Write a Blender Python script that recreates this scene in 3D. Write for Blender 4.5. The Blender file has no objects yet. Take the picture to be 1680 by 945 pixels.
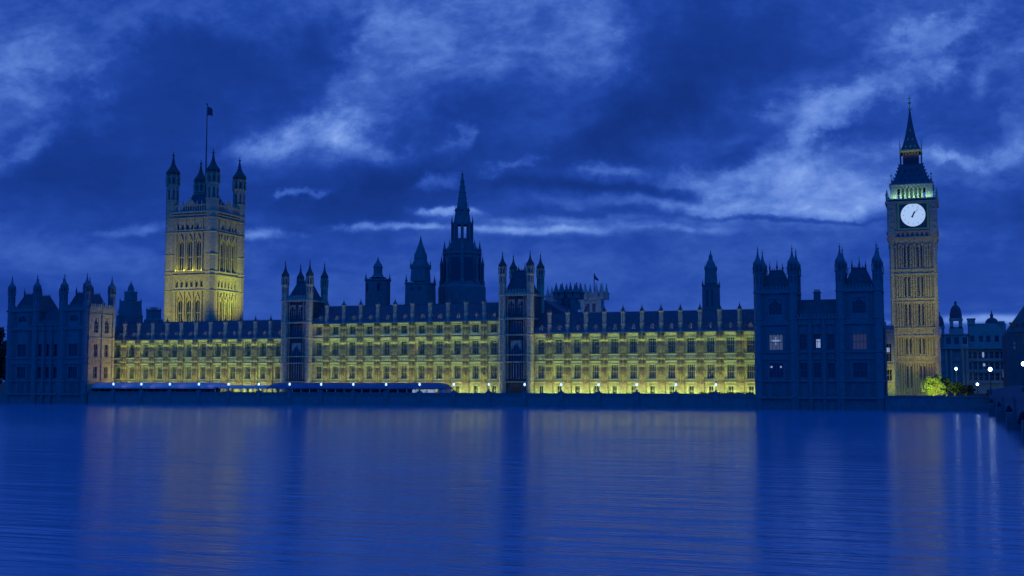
import bpy, bmesh, math, random
from mathutils import Vector, Matrix
random.seed(7)
R = math.radians
scene = bpy.context.scene
COL = scene.collection

# ------------------------------------------------------------------ camera, sky, sun, exposure
F = 1950.0; YAW = R(20.0); PIT = math.atan(152.5 / F); CH = 6.8; CD = 300.0      # surveyed camera
cd = bpy.data.cameras.new('camera'); cam = bpy.data.objects.new('camera', cd); COL.objects.link(cam)
cd.sensor_width = 36.0; cd.lens = 36.0 * F / 1680.0; cd.clip_start = 0.5; cd.clip_end = 12000
cam.location = (0, -CD, CH); cam.rotation_euler = (R(90) + PIT, 0, YAW)
scene.camera = cam
scene.view_settings.view_transform = 'Standard'; scene.view_settings.look = 'None'
scene.view_settings.exposure = 0.0; scene.view_settings.gamma = 1.0
scene.render.engine = 'CYCLES'
scene.cycles.use_denoising = True
scene.cycles.max_bounces = 5; scene.cycles.diffuse_bounces = 2; scene.cycles.glossy_bounces = 3
scene.cycles.sample_clamp_indirect = 6.0
scene.cycles.use_light_tree = True

_f = Vector((-math.sin(YAW) * math.cos(PIT), math.cos(YAW) * math.cos(PIT), math.sin(PIT)))
_r = Vector((math.cos(YAW), math.sin(YAW), 0))
_u = Vector((math.sin(YAW) * math.sin(PIT), -math.cos(YAW) * math.sin(PIT), math.cos(PIT)))
def ray(px, py):
    return _f + _r * ((px - 840) / F) + _u * (-(py - 472.5) / F)
def at(px, py, Y):                       # survey: world (x, z) of a sight line on the vertical plane y = Y
    d = ray(px, py); t = (Y + CD) / d.y
    return d.x * t, CH + d.z * t
def AX(px, Y, py=600): return at(px, py, Y)[0]
def AZ(px, py, Y): return at(px, py, Y)[1]

def lin(r, g, b):
    f = lambda c: (c / 255 / 12.92) if c / 255 <= 0.04045 else ((c / 255 + 0.055) / 1.055) ** 2.4
    return (f(r), f(g), f(b), 1)

def build_world():
    w = bpy.data.worlds.new('World'); scene.world = w; w.use_nodes = True
    nt = w.node_tree; N = nt.nodes; L = nt.links; N.clear()
    def node(t, **k):
        n = N.new(t)
        for a, v in k.items(): setattr(n, a, v)
        return n
    def math_(op, a, b=None, c=None, clamp=False):
        n = node('ShaderNodeMath', operation=op, use_clamp=clamp)
        for i, v in enumerate((a, b, c)):
            if v is None: continue
            if isinstance(v, (int, float)): n.inputs[i].default_value = v
            else: L.new(v, n.inputs[i])
        return n.outputs[0]
    def dot(vec, const):
        n = node('ShaderNodeVectorMath', operation='DOT_PRODUCT')
        L.new(vec, n.inputs[0]); n.inputs[1].default_value = const
        return n.outputs['Value']
    tc = node('ShaderNodeTexCoord'); d = tc.outputs['Generated']
    fh = (-math.sin(YAW), math.cos(YAW), 0)            # compass bearing of the palace from the river
    rh = (math.cos(YAW), math.sin(YAW), 0)
    fwd = dot(d, fh); rgt = dot(d, rh); up = dot(d, (0, 0, 1))
    fw = math_('MAXIMUM', fwd, 0.2)
    upc = math_('MAXIMUM', up, 0.0)
    u = math_('DIVIDE', rgt, fw); v = math_('DIVIDE', upc, fw)
    comb = node('ShaderNodeCombineXYZ'); L.new(u, comb.inputs[0]); L.new(v, comb.inputs[1])
    uv = comb.outputs[0]
    # cloud-layer coordinates (perspective of a flat cloud deck)
    vd = math_('ADD', v, 0.10)
    cx = math_('DIVIDE', u, vd); cy = math_('DIVIDE', 1.0, vd)
    cc = node('ShaderNodeCombineXYZ'); L.new(cx, cc.inputs[0]); L.new(cy, cc.inputs[1])
    cl = cc.outputs[0]
    def noise(vec, scale, detail, rough, dist=0.0):
        n = node('ShaderNodeTexNoise'); n.inputs['Scale'].default_value = scale
        n.inputs['Detail'].default_value = detail; n.inputs['Roughness'].default_value = rough
        n.inputs['Distortion'].default_value = dist
        L.new(vec, n.inputs['Vector']); return n
    def vmath(op, a, b):
        n = node('ShaderNodeVectorMath', operation=op)
        for i, q in enumerate((a, b)):
            if isinstance(q, tuple): n.inputs[i].default_value = q
            else: L.new(q, n.inputs[i])
        return n.outputs[0]
    # shear so that wisps in the upper sky run up to the right
    mp = node('ShaderNodeMapping'); mp.inputs['Rotation'].default_value = (0, 0, R(-38)); mp.inputs['Scale'].default_value = (0.75, 1.35, 1)
    L.new(uv, mp.inputs['Vector'])
    # domain warp
    wn = noise(uv, 11.0, 9, 0.62); wv = vmath('SUBTRACT', wn.outputs['Color'], (0.5, 0.5, 0.5))
    wk = node('ShaderNodeCombineXYZ'); wk.inputs[0].default_value = 0.20; L.new(math_('MULTIPLY', math_('MULTIPLY', v, v), 2.0), wk.inputs[1])
    wv = vmath('MULTIPLY', wv, wk.outputs[0]); uvw = vmath('ADD', uv, wv)
    acc = None
    G = [  # px, py, half-length, half-height, tilt, amplitude : light and dark banks of the cloud deck
        (40,110,75,70,30,.20),(45,238,70,20,18,.24),(95,160,45,45,0,.10),(170,50,120,35,18,.10),(420,15,150,30,15,.08),
        (620,90,170,42,52,.20),(520,212,105,24,14,.34),(600,238,75,18,-8,.24),(735,238,30,13,40,.22),(523,322,14,9,30,.30),
        (730,70,130,80,0,.10),(890,30,150,60,-10,.17),(985,80,40,60,-55,.12),(1370,195,150,32,42,.28),(1290,205,70,22,35,.15),(1240,190,25,12,0,.12),
        (1330,285,190,32,8,.09),(1345,330,170,26,3,.28),(1400,345,70,12,10,.16),(1270,325,190,30,2,.10),(1180,285,130,15,5,.22),(985,277,60,9,3,.30),(1170,340,220,9,-3,.10),(1110,372,130,5,-2,.14),(860,372,70,9,2,.14),
        (835,272,30,9,20,.22),(715,297,26,9,10,.3),(715,347,42,6,0,.50),(900,376,110,6,0,.34),(650,374,60,5,2,.36),(880,358,80,5,0,.14),(575,378,30,6,2,.22),
        (430,388,45,6,2,.34),(225,372,80,8,6,.26),(190,420,150,38,0,.13),(60,420,90,20,0,.05),
        (1600,245,130,12,6,.18),(1560,55,100,22,48,.18),(1640,110,60,20,40,.12),(1535,250,26,16,0,.18),(1660,210,60,20,30,.1),
        (1630,524,85,6,1,.5),(1453,527,14,4,0,.65),
        (300,140,250,100,22,-.16),(330,330,170,90,0,-.10),(610,315,95,46,24,-.22),(780,190,130,60,58,-.15),(1120,110,170,85,34,-.20),(985,225,150,40,24,-.15),
        (1590,335,120,36,0,-.12),(1600,170,90,40,0,-.08),(1050,311,190,9,-4,-.20),(1000,345,120,9,0,-.10),(1290,361,130,4,-3,-.16),(60,300,130,50,0,-.12),(40,500,140,80,0,-.08),(1610,450,160,60,0,-.07),
        (1230,240,60,16,25,-.10),(1340,255,70,10,20,-.14),(480,300,60,20,20,-.06),(840,460,800,45,0,.03),(560,70,50,80,40,-.08),
    ]
    for px, py, sx, sy, rot, amp in G:
        dd = ray(px, py); fz = dd.x * fh[0] + dd.y * fh[1]
        uu = (dd.x * rh[0] + dd.y * rh[1]) / fz; vv = dd.z / fz
        m = node('ShaderNodeMapping', vector_type='TEXTURE')
        m.inputs['Location'].default_value = (uu, vv, 0); m.inputs['Rotation'].default_value = (0, 0, R(rot))
        m.inputs['Scale'].default_value = (1.25 * sx / F, 1.25 * sy / F, 1); L.new(uvw, m.inputs['Vector'])
        q = node('ShaderNodeVectorMath', operation='DOT_PRODUCT'); L.new(m.outputs[0], q.inputs[0]); L.new(m.outputs[0], q.inputs[1])
        g = math_('POWER', 0.3679, math_('POWER', q.outputs['Value'], 1.05 if sy > 38 else 1.35))
        acc = math_('MULTIPLY_ADD', g, amp*(1.2 if amp > 0 else 1.55), 0.40 if acc is None else acc)
    n1 = noise(cl, 0.9, 9, 0.62, 0.3); n2 = noise(mp.outputs[0], 19.0, 9, 0.60, 0.6); n3 = noise(mp.outputs[0], 75.0, 5, 0.6)
    acc = math_('MULTIPLY_ADD', math_('SUBTRACT', n1.outputs[0], 0.5), 0.42, acc)
    # fine wisps are strongest where the cloud is bright
    amp2 = math_('MULTIPLY_ADD', math_('MAXIMUM', acc, 0.1), 1.35, 0.0)
    amp2 = math_('MULTIPLY', amp2, math_('MULTIPLY_ADD', v, 7.0, 0.0, clamp=True))
    acc = math_('ADD', acc, math_('MULTIPLY', math_('SUBTRACT', n2.outputs[0], 0.5), amp2))
    acc = math_('ADD', acc, math_('MULTIPLY', math_('SUBTRACT', n3.outputs[0], 0.5), math_('MULTIPLY', amp2, 0.5)))
    # the half of the sky behind the viewer: an even deck
    back = node('ShaderNodeMapRange'); back.inputs['From Min'].default_value = 0.02; back.inputs['From Max'].default_value = 0.35
    L.new(fwd, back.inputs['Value'])
    ramp = node('ShaderNodeValToRGB'); cr = ramp.color_ramp
    acc = math_('MULTIPLY', acc, 0.8)
    stops = [(0.0, (17, 48, 125)), (0.16, (24, 60, 147)), (0.288, (34, 72, 166)), (0.44, (58, 96, 187)), (0.60, (86, 124, 208)), (0.8, (116, 151, 226)), (1.0, (150, 182, 240))]
    cr.elements[0].position = 0; cr.elements[0].color = lin(*stops[0][1])
    cr.elements[1].position = 1; cr.elements[1].color = lin(*stops[-1][1])
    for p, c in stops[1:-1]:
        e = cr.elements.new(p); e.color = lin(*c)
    L.new(acc, ramp.inputs[0])
    mx = node('ShaderNodeMix'); mx.data_type = 'RGBA'; mx.inputs[6].default_value = lin(8, 105, 216)
    L.new(back.outputs[0], mx.inputs[0]); L.new(ramp.outputs[0], mx.inputs[7])
    sky = node('ShaderNodeTexSky', sky_type='NISHITA'); sky.sun_disc = False
    sky.sun_elevation = R(-4); sky.sun_rotation = R(12); sky.air_density = 1.2; sky.ozone_density = 4
    add = node('ShaderNodeMix'); add.data_type = 'RGBA'; add.blend_type = 'ADD'; add.inputs[0].default_value = 0.06
    L.new(mx.outputs[2], add.inputs[6]); L.new(sky.outputs[0], add.inputs[7])
    bg = node('ShaderNodeBackground'); bg.inputs['Strength'].default_value = 1.0
    L.new(add.outputs[2], bg.inputs['Color'])
    out = node('ShaderNodeOutputWorld'); L.new(bg.outputs[0], out.inputs['Surface'])
build_world()

sl = bpy.data.lights.new('dusk_sun', 'SUN'); sl.energy = 0.03; sl.angle = R(25); sl.color = (0.45, 0.6, 1.0)
so = bpy.data.objects.new('dusk_sun', sl); COL.objects.link(so)
so.rotation_euler = Vector((0.2, -0.8, -0.9)).to_track_quat('-Z', 'Y').to_euler()

# ------------------------------------------------------------------ materials
MAT = {}
def mat(name, base, rough=0.8, var=0.15, scale=1.2, spec=0.3, metal=0.0, bump=0.0, bscale=6.0, emit=None, es=0.0, tint=None):
    m = bpy.data.materials.new(name); m.use_nodes = True; nt = m.node_tree; b = nt.nodes['Principled BSDF']
    b.inputs['Roughness'].default_value = rough; b.inputs['Metallic'].default_value = metal
    b.inputs['Specular IOR Level'].default_value = spec
    tc = nt.nodes.new('ShaderNodeTexCoord')
    if var:
        n = nt.nodes.new('ShaderNodeTexNoise'); n.inputs['Scale'].default_value = scale; n.inputs['Detail'].default_value = 5; n.inputs['Roughness'].default_value = 0.65
        nt.links.new(tc.outputs['Object'], n.inputs['Vector'])
        r = nt.nodes.new('ShaderNodeValToRGB')
        c2 = tint or base
        r.color_ramp.elements[0].position = 0.3; r.color_ramp.elements[1].position = 0.7
        r.color_ramp.elements[0].color = (*[max(0, c * (1 - var)) for c in c2], 1)
        r.color_ramp.elements[1].color = (*[min(1, c * (1 + var)) for c in base], 1)
        nt.links.new(n.outputs[0], r.inputs[0]); nt.links.new(r.outputs[0], b.inputs['Base Color'])
    else:
        b.inputs['Base Color'].default_value = (*base, 1)
    if bump:
        n2 = nt.nodes.new('ShaderNodeTexNoise'); n2.inputs['Scale'].default_value = bscale; n2.inputs['Detail'].default_value = 4
        nt.links.new(tc.outputs['Object'], n2.inputs['Vector'])
        bp = nt.nodes.new('ShaderNodeBump'); bp.inputs['Strength'].default_value = bump; bp.inputs['Distance'].default_value = 0.3
        nt.links.new(n2.outputs[0], bp.inputs['Height']); nt.links.new(bp.outputs[0], b.inputs['Normal'])
    if emit:
        b.inputs['Emission Color'].default_value = (*emit, 1); b.inputs['Emission Strength'].default_value = es
    MAT[name] = m; return m
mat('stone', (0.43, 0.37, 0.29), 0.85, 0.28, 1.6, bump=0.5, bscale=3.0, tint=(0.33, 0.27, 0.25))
mat('dark_stone', (0.145, 0.175, 0.22), 0.85, 0.15, 0.8, bump=0.4, bscale=3.0)  # cooler, darker copy of stone, with the unlit blocks' shade in its colour
mat('granite', (0.15, 0.18, 0.22), 0.8, 0.2, 0.8, bump=0.4, bscale=2.0)
mat('dim_stone', (0.27, 0.20, 0.15), 0.85, 0.3, 1.2, bump=0.5, bscale=3.0, tint=(0.17, 0.13, 0.12))  # browner and darker than stone: paints in the buttresses' weaker light
mat('lit_stone', (0.58, 0.52, 0.42), 0.8, 0.15, 1.5)  # paler than stone: paints flood-lit bands on courses and carved panels
mat('shade_stone', (0.10, 0.09, 0.10), 0.85, 0.3, 1.2, bump=0.5, bscale=3.0)  # near-black: paints shade on string courses, river tower walls and turret caps
mat('pale_stone', (0.31, 0.32, 0.34), 0.85, 0.2, 0.6, bump=0.3)
mat('slate', (0.07, 0.09, 0.13), 0.6, 0.25, 1.0, bump=0.3, bscale=2.5)
mat('iron', (0.06, 0.08, 0.12), 0.5, 0.2, 1.5, metal=0.0)
mat('glass', (0.008, 0.025, 0.085), 0.12, 0.0, spec=0.5)
mat('timber_door', (0.09, 0.06, 0.04), 0.6, 0.2, 3)
mat('canvas', (0.48, 0.42, 0.56), 0.75, 0.12, 0.5)
mat('canvas_dark', (0.10, 0.14, 0.28), 0.75, 0.12, 0.5)
mat('white_paint', (0.75, 0.75, 0.74), 0.5, 0.06, 2)
mat('paving', (0.28, 0.26, 0.24), 0.8, 0.25, 0.5)
mat('soil', (0.05, 0.055, 0.05), 0.9, 0.3, 0.05)
mat('bark', (0.10, 0.08, 0.06), 0.9, 0.3, 3)
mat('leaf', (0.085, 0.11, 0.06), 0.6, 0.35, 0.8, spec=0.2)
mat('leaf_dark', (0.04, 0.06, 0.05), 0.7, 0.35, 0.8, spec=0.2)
mat('lamp_glass', (0.9, 0.9, 0.9), 0.3, 0, emit=(0.45, 0.64, 0.92), es=1.7)
mat('street_glass', (0.9, 0.9, 0.9), 0.3, 0, emit=(0.50, 0.70, 0.95), es=12.0)
mat('lit_window', (0.2, 0.2, 0.2), 0.3, 0, emit=(0.42, 0.58, 0.95), es=0.5)
mat('dim_window', (0.05, 0.08, 0.15), 0.3, 0, emit=(0.36, 0.52, 0.85), es=0.11)
mat('warm_window', (0.2, 0.2, 0.2), 0.3, 0, emit=(0.42, 0.30, 0.45), es=0.04)
mat('dial', (0.3, 0.3, 0.3), 0.4, 0, emit=(0.42, 0.60, 0.90), es=0.85)
mat('gilt', (0.55, 0.42, 0.15), 0.4, 0.15, 3, metal=0.6)
mat('flag_cloth', (0.12, 0.06, 0.12), 0.8, 0.3, 1.0)

def water_material():
    m = bpy.data.materials.new('river_water'); m.use_nodes = True; nt = m.node_tree; b = nt.nodes['Principled BSDF']
    b.inputs['Base Color'].default_value = (0.03, 0.23, 0.45, 1); b.inputs['Roughness'].default_value = 0.175
    b.inputs['IOR'].default_value = 1.36
    tc = nt.nodes.new('ShaderNodeTexCoord')
    def wave(scale, sx, sy, detail):
        mp = nt.nodes.new('ShaderNodeMapping'); mp.inputs['Scale'].default_value = (sx, sy, 1); mp.inputs['Rotation'].default_value = (0, 0, R(4))
        nt.links.new(tc.outputs['Object'], mp.inputs['Vector'])
        n = nt.nodes.new('ShaderNodeTexNoise'); n.inputs['Scale'].default_value = scale; n.inputs['Detail'].default_value = detail; n.inputs['Roughness'].default_value = 0.55
        nt.links.new(mp.outputs[0], n.inputs['Vector']); return n.outputs[0]
    a = wave(1.0, 0.07, 0.42, 5); c = wave(1.0, 0.22, 1.3, 3)
    pt = wave(1.0, 0.006, 0.018, 3)
    pr = nt.nodes.new('ShaderNodeMapRange'); pr.inputs[1].default_value = 0.38; pr.inputs[2].default_value = 0.62; pr.inputs[3].default_value = 0.25; pr.inputs[4].default_value = 1.5
    nt.links.new(pt, pr.inputs[0])
    am = nt.nodes.new('ShaderNodeMath'); am.operation = 'MULTIPLY'; nt.links.new(a, am.inputs[0]); nt.links.new(pr.outputs[0], am.inputs[1]); a = am.outputs[0]
    cm_ = nt.nodes.new('ShaderNodeMath'); cm_.operation = 'MULTIPLY'; nt.links.new(c, cm_.inputs[0]); nt.links.new(pr.outputs[0], cm_.inputs[1]); c = cm_.outputs[0]
    mm = nt.nodes.new('ShaderNodeMath'); mm.operation = 'MULTIPLY_ADD'; nt.links.new(c, mm.inputs[0]); mm.inputs[1].default_value = 0.16; nt.links.new(a, mm.inputs[2])
    bp = nt.nodes.new('ShaderNodeBump'); bp.inputs['Strength'].default_value = 0.42; bp.inputs['Distance'].default_value = 0.45
    nt.links.new(mm.outputs[0], bp.inputs['Height']); nt.links.new(bp.outputs[0], b.inputs['Normal'])
    MAT['water'] = m
water_material()

# ------------------------------------------------------------------ mesh helpers
WLOC = {}
class M:
    def __init__(s, T=None): s.v = []; s.f = []; s.T = T          # T = (ox, oy, rot) wall frame
    def _p(s, x, y, z):
        if s.T:
            ox, oy, r = s.T; c, sn = math.cos(r), math.sin(r)
            x, y = ox + c * x - sn * y, oy + sn * x + c * y
        s.v.append((x, y, z)); return len(s.v) - 1
    def face(s, pts): s.f.append([s._p(*p) for p in pts])
    def hexa(s, b, t):                    # 4 bottom + 4 top points
        i = [s._p(*p) for p in list(b) + list(t)]
        for q in ((3,2,1,0),(4,5,6,7),(0,1,5,4),(1,2,6,5),(2,3,7,6),(3,0,4,7)): s.f.append([i[k] for k in q])
    def box(s, x0, x1, y0, y1, z0, z1):
        s.hexa(((x0,y0,z0),(x1,y0,z0),(x1,y1,z0),(x0,y1,z0)), ((x0,y0,z1),(x1,y0,z1),(x1,y1,z1),(x0,y1,z1)))
    def frustum(s, x0, x1, y0, y1, z0, X0, X1, Y0, Y1, z1):
        s.hexa(((x0,y0,z0),(x1,y0,z0),(x1,y1,z0),(x0,y1,z0)), ((X0,Y0,z1),(X1,Y0,z1),(X1,Y1,z1),(X0,Y1,z1)))
    def lathe(s, cx, cy, prof, n=8, rot=None):
        rot = math.pi / n if rot is None else rot
        k = 1 / math.cos(math.pi / n) if n <= 8 else 1.0
        rings = []
        for r, z in prof:
            if r < 1e-4: rings.append([s._p(cx, cy, z)])
            else: rings.append([s._p(cx + r * k * math.cos(rot + 2*math.pi*i/n), cy + r * k * math.sin(rot + 2*math.pi*i/n), z) for i in range(n)])
        for a, b in zip(rings, rings[1:]):
            for i in range(n):
                j = (i + 1) % n
                if len(a) == 1 and len(b) == 1: continue
                if len(a) == 1: s.f.append([a[0], b[j], b[i]])
                elif len(b) == 1: s.f.append([a[i], a[j], b[0]])
                else: s.f.append([a[i], a[j], b[j], b[i]])
        if len(rings[0]) > 1: s.f.append(rings[0][::-1])
        if len(rings[-1]) > 1: s.f.append(rings[-1])
    def tube(s, p0, p1, r0, r1=None, n=6):
        r1 = r0 if r1 is None else r1
        p0 = Vector(p0); p1 = Vector(p1); d = (p1 - p0).normalized()
        a = d.orthogonal().normalized(); b = d.cross(a)
        A = [s._p(*(p0 + (a * math.cos(2*math.pi*i/n) + b * math.sin(2*math.pi*i/n)) * r0)) for i in range(n)]
        B = [s._p(*(p1 + (a * math.cos(2*math.pi*i/n) + b * math.sin(2*math.pi*i/n)) * r1)) for i in range(n)]
        for i in range(n): s.f.append([A[i], A[(i+1) % n], B[(i+1) % n], B[i]])
        s.f.append(A[::-1]); s.f.append(B)
    def prism_xz(s, pts, y0, y1):         # polygon in x-z, thickness along y
        n = len(pts); A = [s._p(x, y0, z) for x, z in pts]; B = [s._p(x, y1, z) for x, z in pts]
        s.f.append(A); s.f.append(B[::-1])
        for i in range(n): s.f.append([A[i], B[i], B[(i+1) % n], A[(i+1) % n]])
    def prism_yz(s, pts, x0, x1):
        n = len(pts); A = [s._p(x0, y, z) for y, z in pts]; B = [s._p(x1, y, z) for y, z in pts]
        s.f.append(A); s.f.append(B[::-1])
        for i in range(n): s.f.append([A[i], B[i], B[(i+1) % n], A[(i+1) % n]])
    def mesh(s, name, material, org=(0, 0, 0), smooth=False):
        me = bpy.data.meshes.new(name)
        me.from_pydata([(x - org[0], y - org[1], z - org[2]) for x, y, z in s.v], [], s.f)
        bm = bmesh.new(); bm.from_mesh(me)
        bmesh.ops.remove_doubles(bm, verts=bm.verts, dist=0.0005)
        bmesh.ops.recalc_face_normals(bm, faces=bm.faces)
        if smooth:
            for f in bm.faces: f.smooth = True
        bm.to_mesh(me); bm.free()
        me.materials.append(MAT[material]); return me
    def build(s, name, material, parent=None, smooth=False):
        xs = [p[0] for p in s.v]; ys = [p[1] for p in s.v]; zs = [p[2] for p in s.v]
        org = ((min(xs)+max(xs))/2, (min(ys)+max(ys))/2, min(zs))
        return put(name, s.mesh(name, material, org, smooth), parent, org)
def put(name, me, parent, loc, rot=0.0):
    o = bpy.data.objects.new(name, me); COL.objects.link(o); WLOC[o] = Vector(loc)
    if parent:
        o.parent = parent; o.location = Vector(loc) - WLOC[parent]
    else: o.location = loc
    o.rotation_euler = (0, 0, rot); return o
def sub(name, me, parent):                # a sub-part sharing its part's origin
    o = bpy.data.objects.new(name, me); COL.objects.link(o); o.parent = parent; WLOC[o] = WLOC[parent]; return o
def tag(o, label, cat, group=None):
    o['label'] = label; o['category'] = cat
    if group: o['group'] = group
    return o
def thing(name, loc, label, cat, group=None):
    o = bpy.data.objects.new(name, None); COL.objects.link(o); o.location = loc; WLOC[o] = Vector(loc)
    o.empty_display_size = 1
    return tag(o, label, cat, group)
def struct(o, kind='structure'): o['kind'] = kind; return o

def area_strip(x0, x1, y, z, up_deg, power, color, width=0.3, rotz=0.0):
    l = bpy.data.lights.new('floodlight', 'AREA'); l.shape = 'RECTANGLE'; l.size = abs(x1 - x0); l.size_y = width
    l.energy = power; l.color = color
    o = bpy.data.objects.new('floodlight', l); COL.objects.link(o)
    o.location = ((x0 + x1) / 2, y, z); o.rotation_euler = (R(90 + up_deg), 0, rotz); return o
def spot(loc, target, power, color, cone=60, blend=0.8, radius=0.3):
    l = bpy.data.lights.new('floodlight', 'SPOT'); l.energy = power; l.color = color; l.spot_size = R(cone); l.spot_blend = blend; l.shadow_soft_size = radius
    o = bpy.data.objects.new('floodlight', l); COL.objects.link(o); o.location = loc
    o.rotation_euler = (Vector(target) - Vector(loc)).to_track_quat('-Z', 'Y').to_euler(); return o
YELLOW = (0.60, 1.0, 0.16); SODIUM = (1.0, 0.72, 0.20); WHITE = (0.55, 0.8, 0.85); GREEN = (0.52, 1.0, 0.48); GOLD = (0.90, 0.94, 0.03)

# ------------------------------------------------------------------ architectural helpers
def wall_face(m, x0, x1, z0, z1, ops, y=0.0, depth=0.45):
    """front sheet of a wall with rectangular openings and their reveals (local x along, y inward)"""
    xs = sorted({x0, x1, *[o[0] for o in ops], *[o[1] for o in ops]}); zs = sorted({z0, z1, *[o[2] for o in ops], *[o[3] for o in ops]})
    for a, b in zip(xs, xs[1:]):
        for c, d in zip(zs, zs[1:]):
            mx, mz = (a+b)/2, (c+d)/2
            if any(o[0] < mx < o[1] and o[2] < mz < o[3] for o in ops): continue
            m.face(((a,y,c),(b,y,c),(b,y,d),(a,y,d)))
    for a, b, c, d in ops:
        m.face(((a,y,c),(a,y,d),(a,y+depth,d),(a,y+depth,c))); m.face(((b,y,c),(b,y+depth,c),(b,y+depth,d),(b,y,d)))
        m.face(((a,y,d),(b,y,d),(b,y+depth,d),(a,y+depth,d))); m.face(((a,y,c),(a,y+depth,c),(b,y+depth,c),(b,y,c)))
_WIN = {}
def window(parent, T, x, z0, w, h, lights=3, transom=0.52, arched=False, y=0.40, glass='glass', frame='stone', bar=0.075, surround=False):
    key = (surround, round(w, 2), round(h, 2), lights, round(transom, 2), arched, glass, frame)
    if key not in _WIN:
        g = M(); g.face(((-w/2,0,0),(w/2,0,0),(w/2,0,h),(-w/2,0,h)))
        t = M()
        for i in range(1, lights):
            xx = -w/2 + w*i/lights; t.box(xx-bar/2, xx+bar/2, -0.16, -0.01, 0, h)
        if transom: t.box(-w/2, w/2, -0.19, -0.012, h*transom-bar*0.7, h*transom+bar*0.7)
        t.box(-w/2, -w/2+bar, -0.17, -0.014, 0, h); t.box(w/2-bar, w/2, -0.17, -0.014, 0, h)
        hh = min(w*0.5, h*0.2)
        if arched:
            for s in (-1, 1):             # spandrels of a pointed head
                pts = [(s*w/2, h), (s*w/2, h-2*hh)] + [(s*(w/2)*(1-math.sin(k/5*math.pi/2)**1.3), h-2*hh+2*hh*(k/5)) for k in range(1, 6)]
                t.prism_xz(pts, -0.2, -0.016)
        else:
            for i in range(lights):       # little cusped heads
                a = -w/2 + w*i/lights; b = a + w/lights
                for s, e in ((1, a), (-1, b)):
                    t.prism_xz([(e, h), (e, h-0.22), (e + s*(b-a)*0.4, h)], -0.15, -0.018)
        hd = None
        if surround:
            hd = M()
            if h < 3: hd.box(-w/2-.25, w/2+.25, -y-.28, -y+.02, h+.06, h+.3)
            else: hd.prism_xz([(-w/2-.22, 0), (-w/2-.06, 0), (-w/2-.06, h+.1), (w/2+.06, h+.1), (w/2+.06, 0), (w/2+.22, 0), (w/2+.22, h+.24), (-w/2-.22, h+.24)], -y-.15, -y+.02)
            hd = hd.mesh('window_surround', frame)
        _WIN[key] = (g.mesh('window', glass), t.mesh('tracery', frame), hd)
    g, t, hd = _WIN[key]
    ox, oy, r = T; c, s = math.cos(r), math.sin(r)
    o = put('window', g, parent, (ox + c*x - s*y, oy + s*x + c*y, z0), r)
    sub('tracery', t, o)
    if hd: sub('window_surround', hd, o)
    return o
def ogee(r, z, h, fin=0.22):
    """profile of a bulbous ogee cap of base radius r and height h"""
    p = [(0.98,0),(1.12,.04),(1.16,.10),(1.04,.20),(.78,.30),(.52,.40),(.34,.52),(.22,.66),(.13,.80),(.10,.84)]
    out = [(r*a, z + h*b*(1-fin*0.3)) for a, b in p]
    zt = z + h*(1-fin)
    return out + [(r*.24, zt+h*.02), (r*.24, zt+h*.05), (r*.07, zt+h*.07), (r*.06, z+h*.95), (0, z+h)]
_TUR = {}
def turret(parent, x, y, z0, zs, zl, zt, r, mt='stone', cap='stone', rings=(), openings=True):
    """octagonal corner turret: shaft z0..zs, lantern zs..zl, ogee cap to zt"""
    key = (round(z0,1), round(zs,1), round(zl,1), round(zt,1), round(r,2), mt, cap)
    if key not in _TUR:
        m = M()
        pr = [(r, z0)]
        for q in rings: pr += [(r, q-.25), (r*1.13, q-.12), (r*1.13, q+.12), (r, q+.25)]
        pr += [(r, zs-.5), (r*1.16, zs-.25), (r*1.16, zs)]
        pr += [(r*.80, zs+.02), (r*.80, zl-.35), (r*1.02, zl-.15), (r*1.02, zl)]
        m.lathe(0, 0, [(a, b-z0) for a, b in pr])
        for i in range(8):
            a = math.pi/8 + i*math.pi/4; xx, yy = 1.12*r*math.cos(a), 1.12*r*math.sin(a)
            m.lathe(xx, yy, [(r*.09, zs-z0), (r*.09, zs-z0+(zl-zs)*.55), (r*.15, zs-z0+(zl-zs)*.6), (0, zs-z0+(zl-zs)*1.05)], 4)
        c = M(); c.lathe(0, 0, [(a, b-z0) for a, b in ogee(r*.86, zl, zt-zl)])
        for i in range(8):                # crockets round the bulb and a cross-shaped vane
            a = math.pi/8 + i*math.pi/4
            c.lathe(r*1.02*math.cos(a), r*1.02*math.sin(a), [(r*.1, zl-z0+.02), (r*.13, zl-z0+(zt-zl)*.1), (0, zl-z0+(zt-zl)*.2)], 4)
        o = None
        if openings:
            o = M(); o2 = M()
            for i in range(8):
                a = i*math.pi/4; rr = r*.80; w = rr*.22
                dx, dy = math.cos(a), math.sin(a)
                for q0, q1, R0 in ((zs-z0+(zl-zs)*.12, zs-z0+(zl-zs)*.72, rr), (zs-z0-2.6*r, zs-z0-.9*r, r)):
                    if q1 - q0 < .2: continue
                    P = [(dx*(R0+.02) - dy*e*w, dy*(R0+.02) + dx*e*w) for e in (-1, 1)]
                    (o if R0 == rr else o2).face(((P[0][0],P[0][1],q0),(P[1][0],P[1][1],q0),(P[1][0],P[1][1],q1),(P[0][0],P[0][1],q1)))
        _TUR[key] = (m.mesh('turret', mt), c.mesh('turret_cap', cap), o and o.mesh('louvre', 'iron'), o2.mesh('turret_window', 'iron') if o and o2.v else None)
    a, b, c, e = _TUR[key]
    o = put('turret', a, parent, (x, y, z0)); sub('turret_cap', b, o)
    if c: sub('louvre', c, o)
    if e: sub('turret_window', e, o)
    return o
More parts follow.
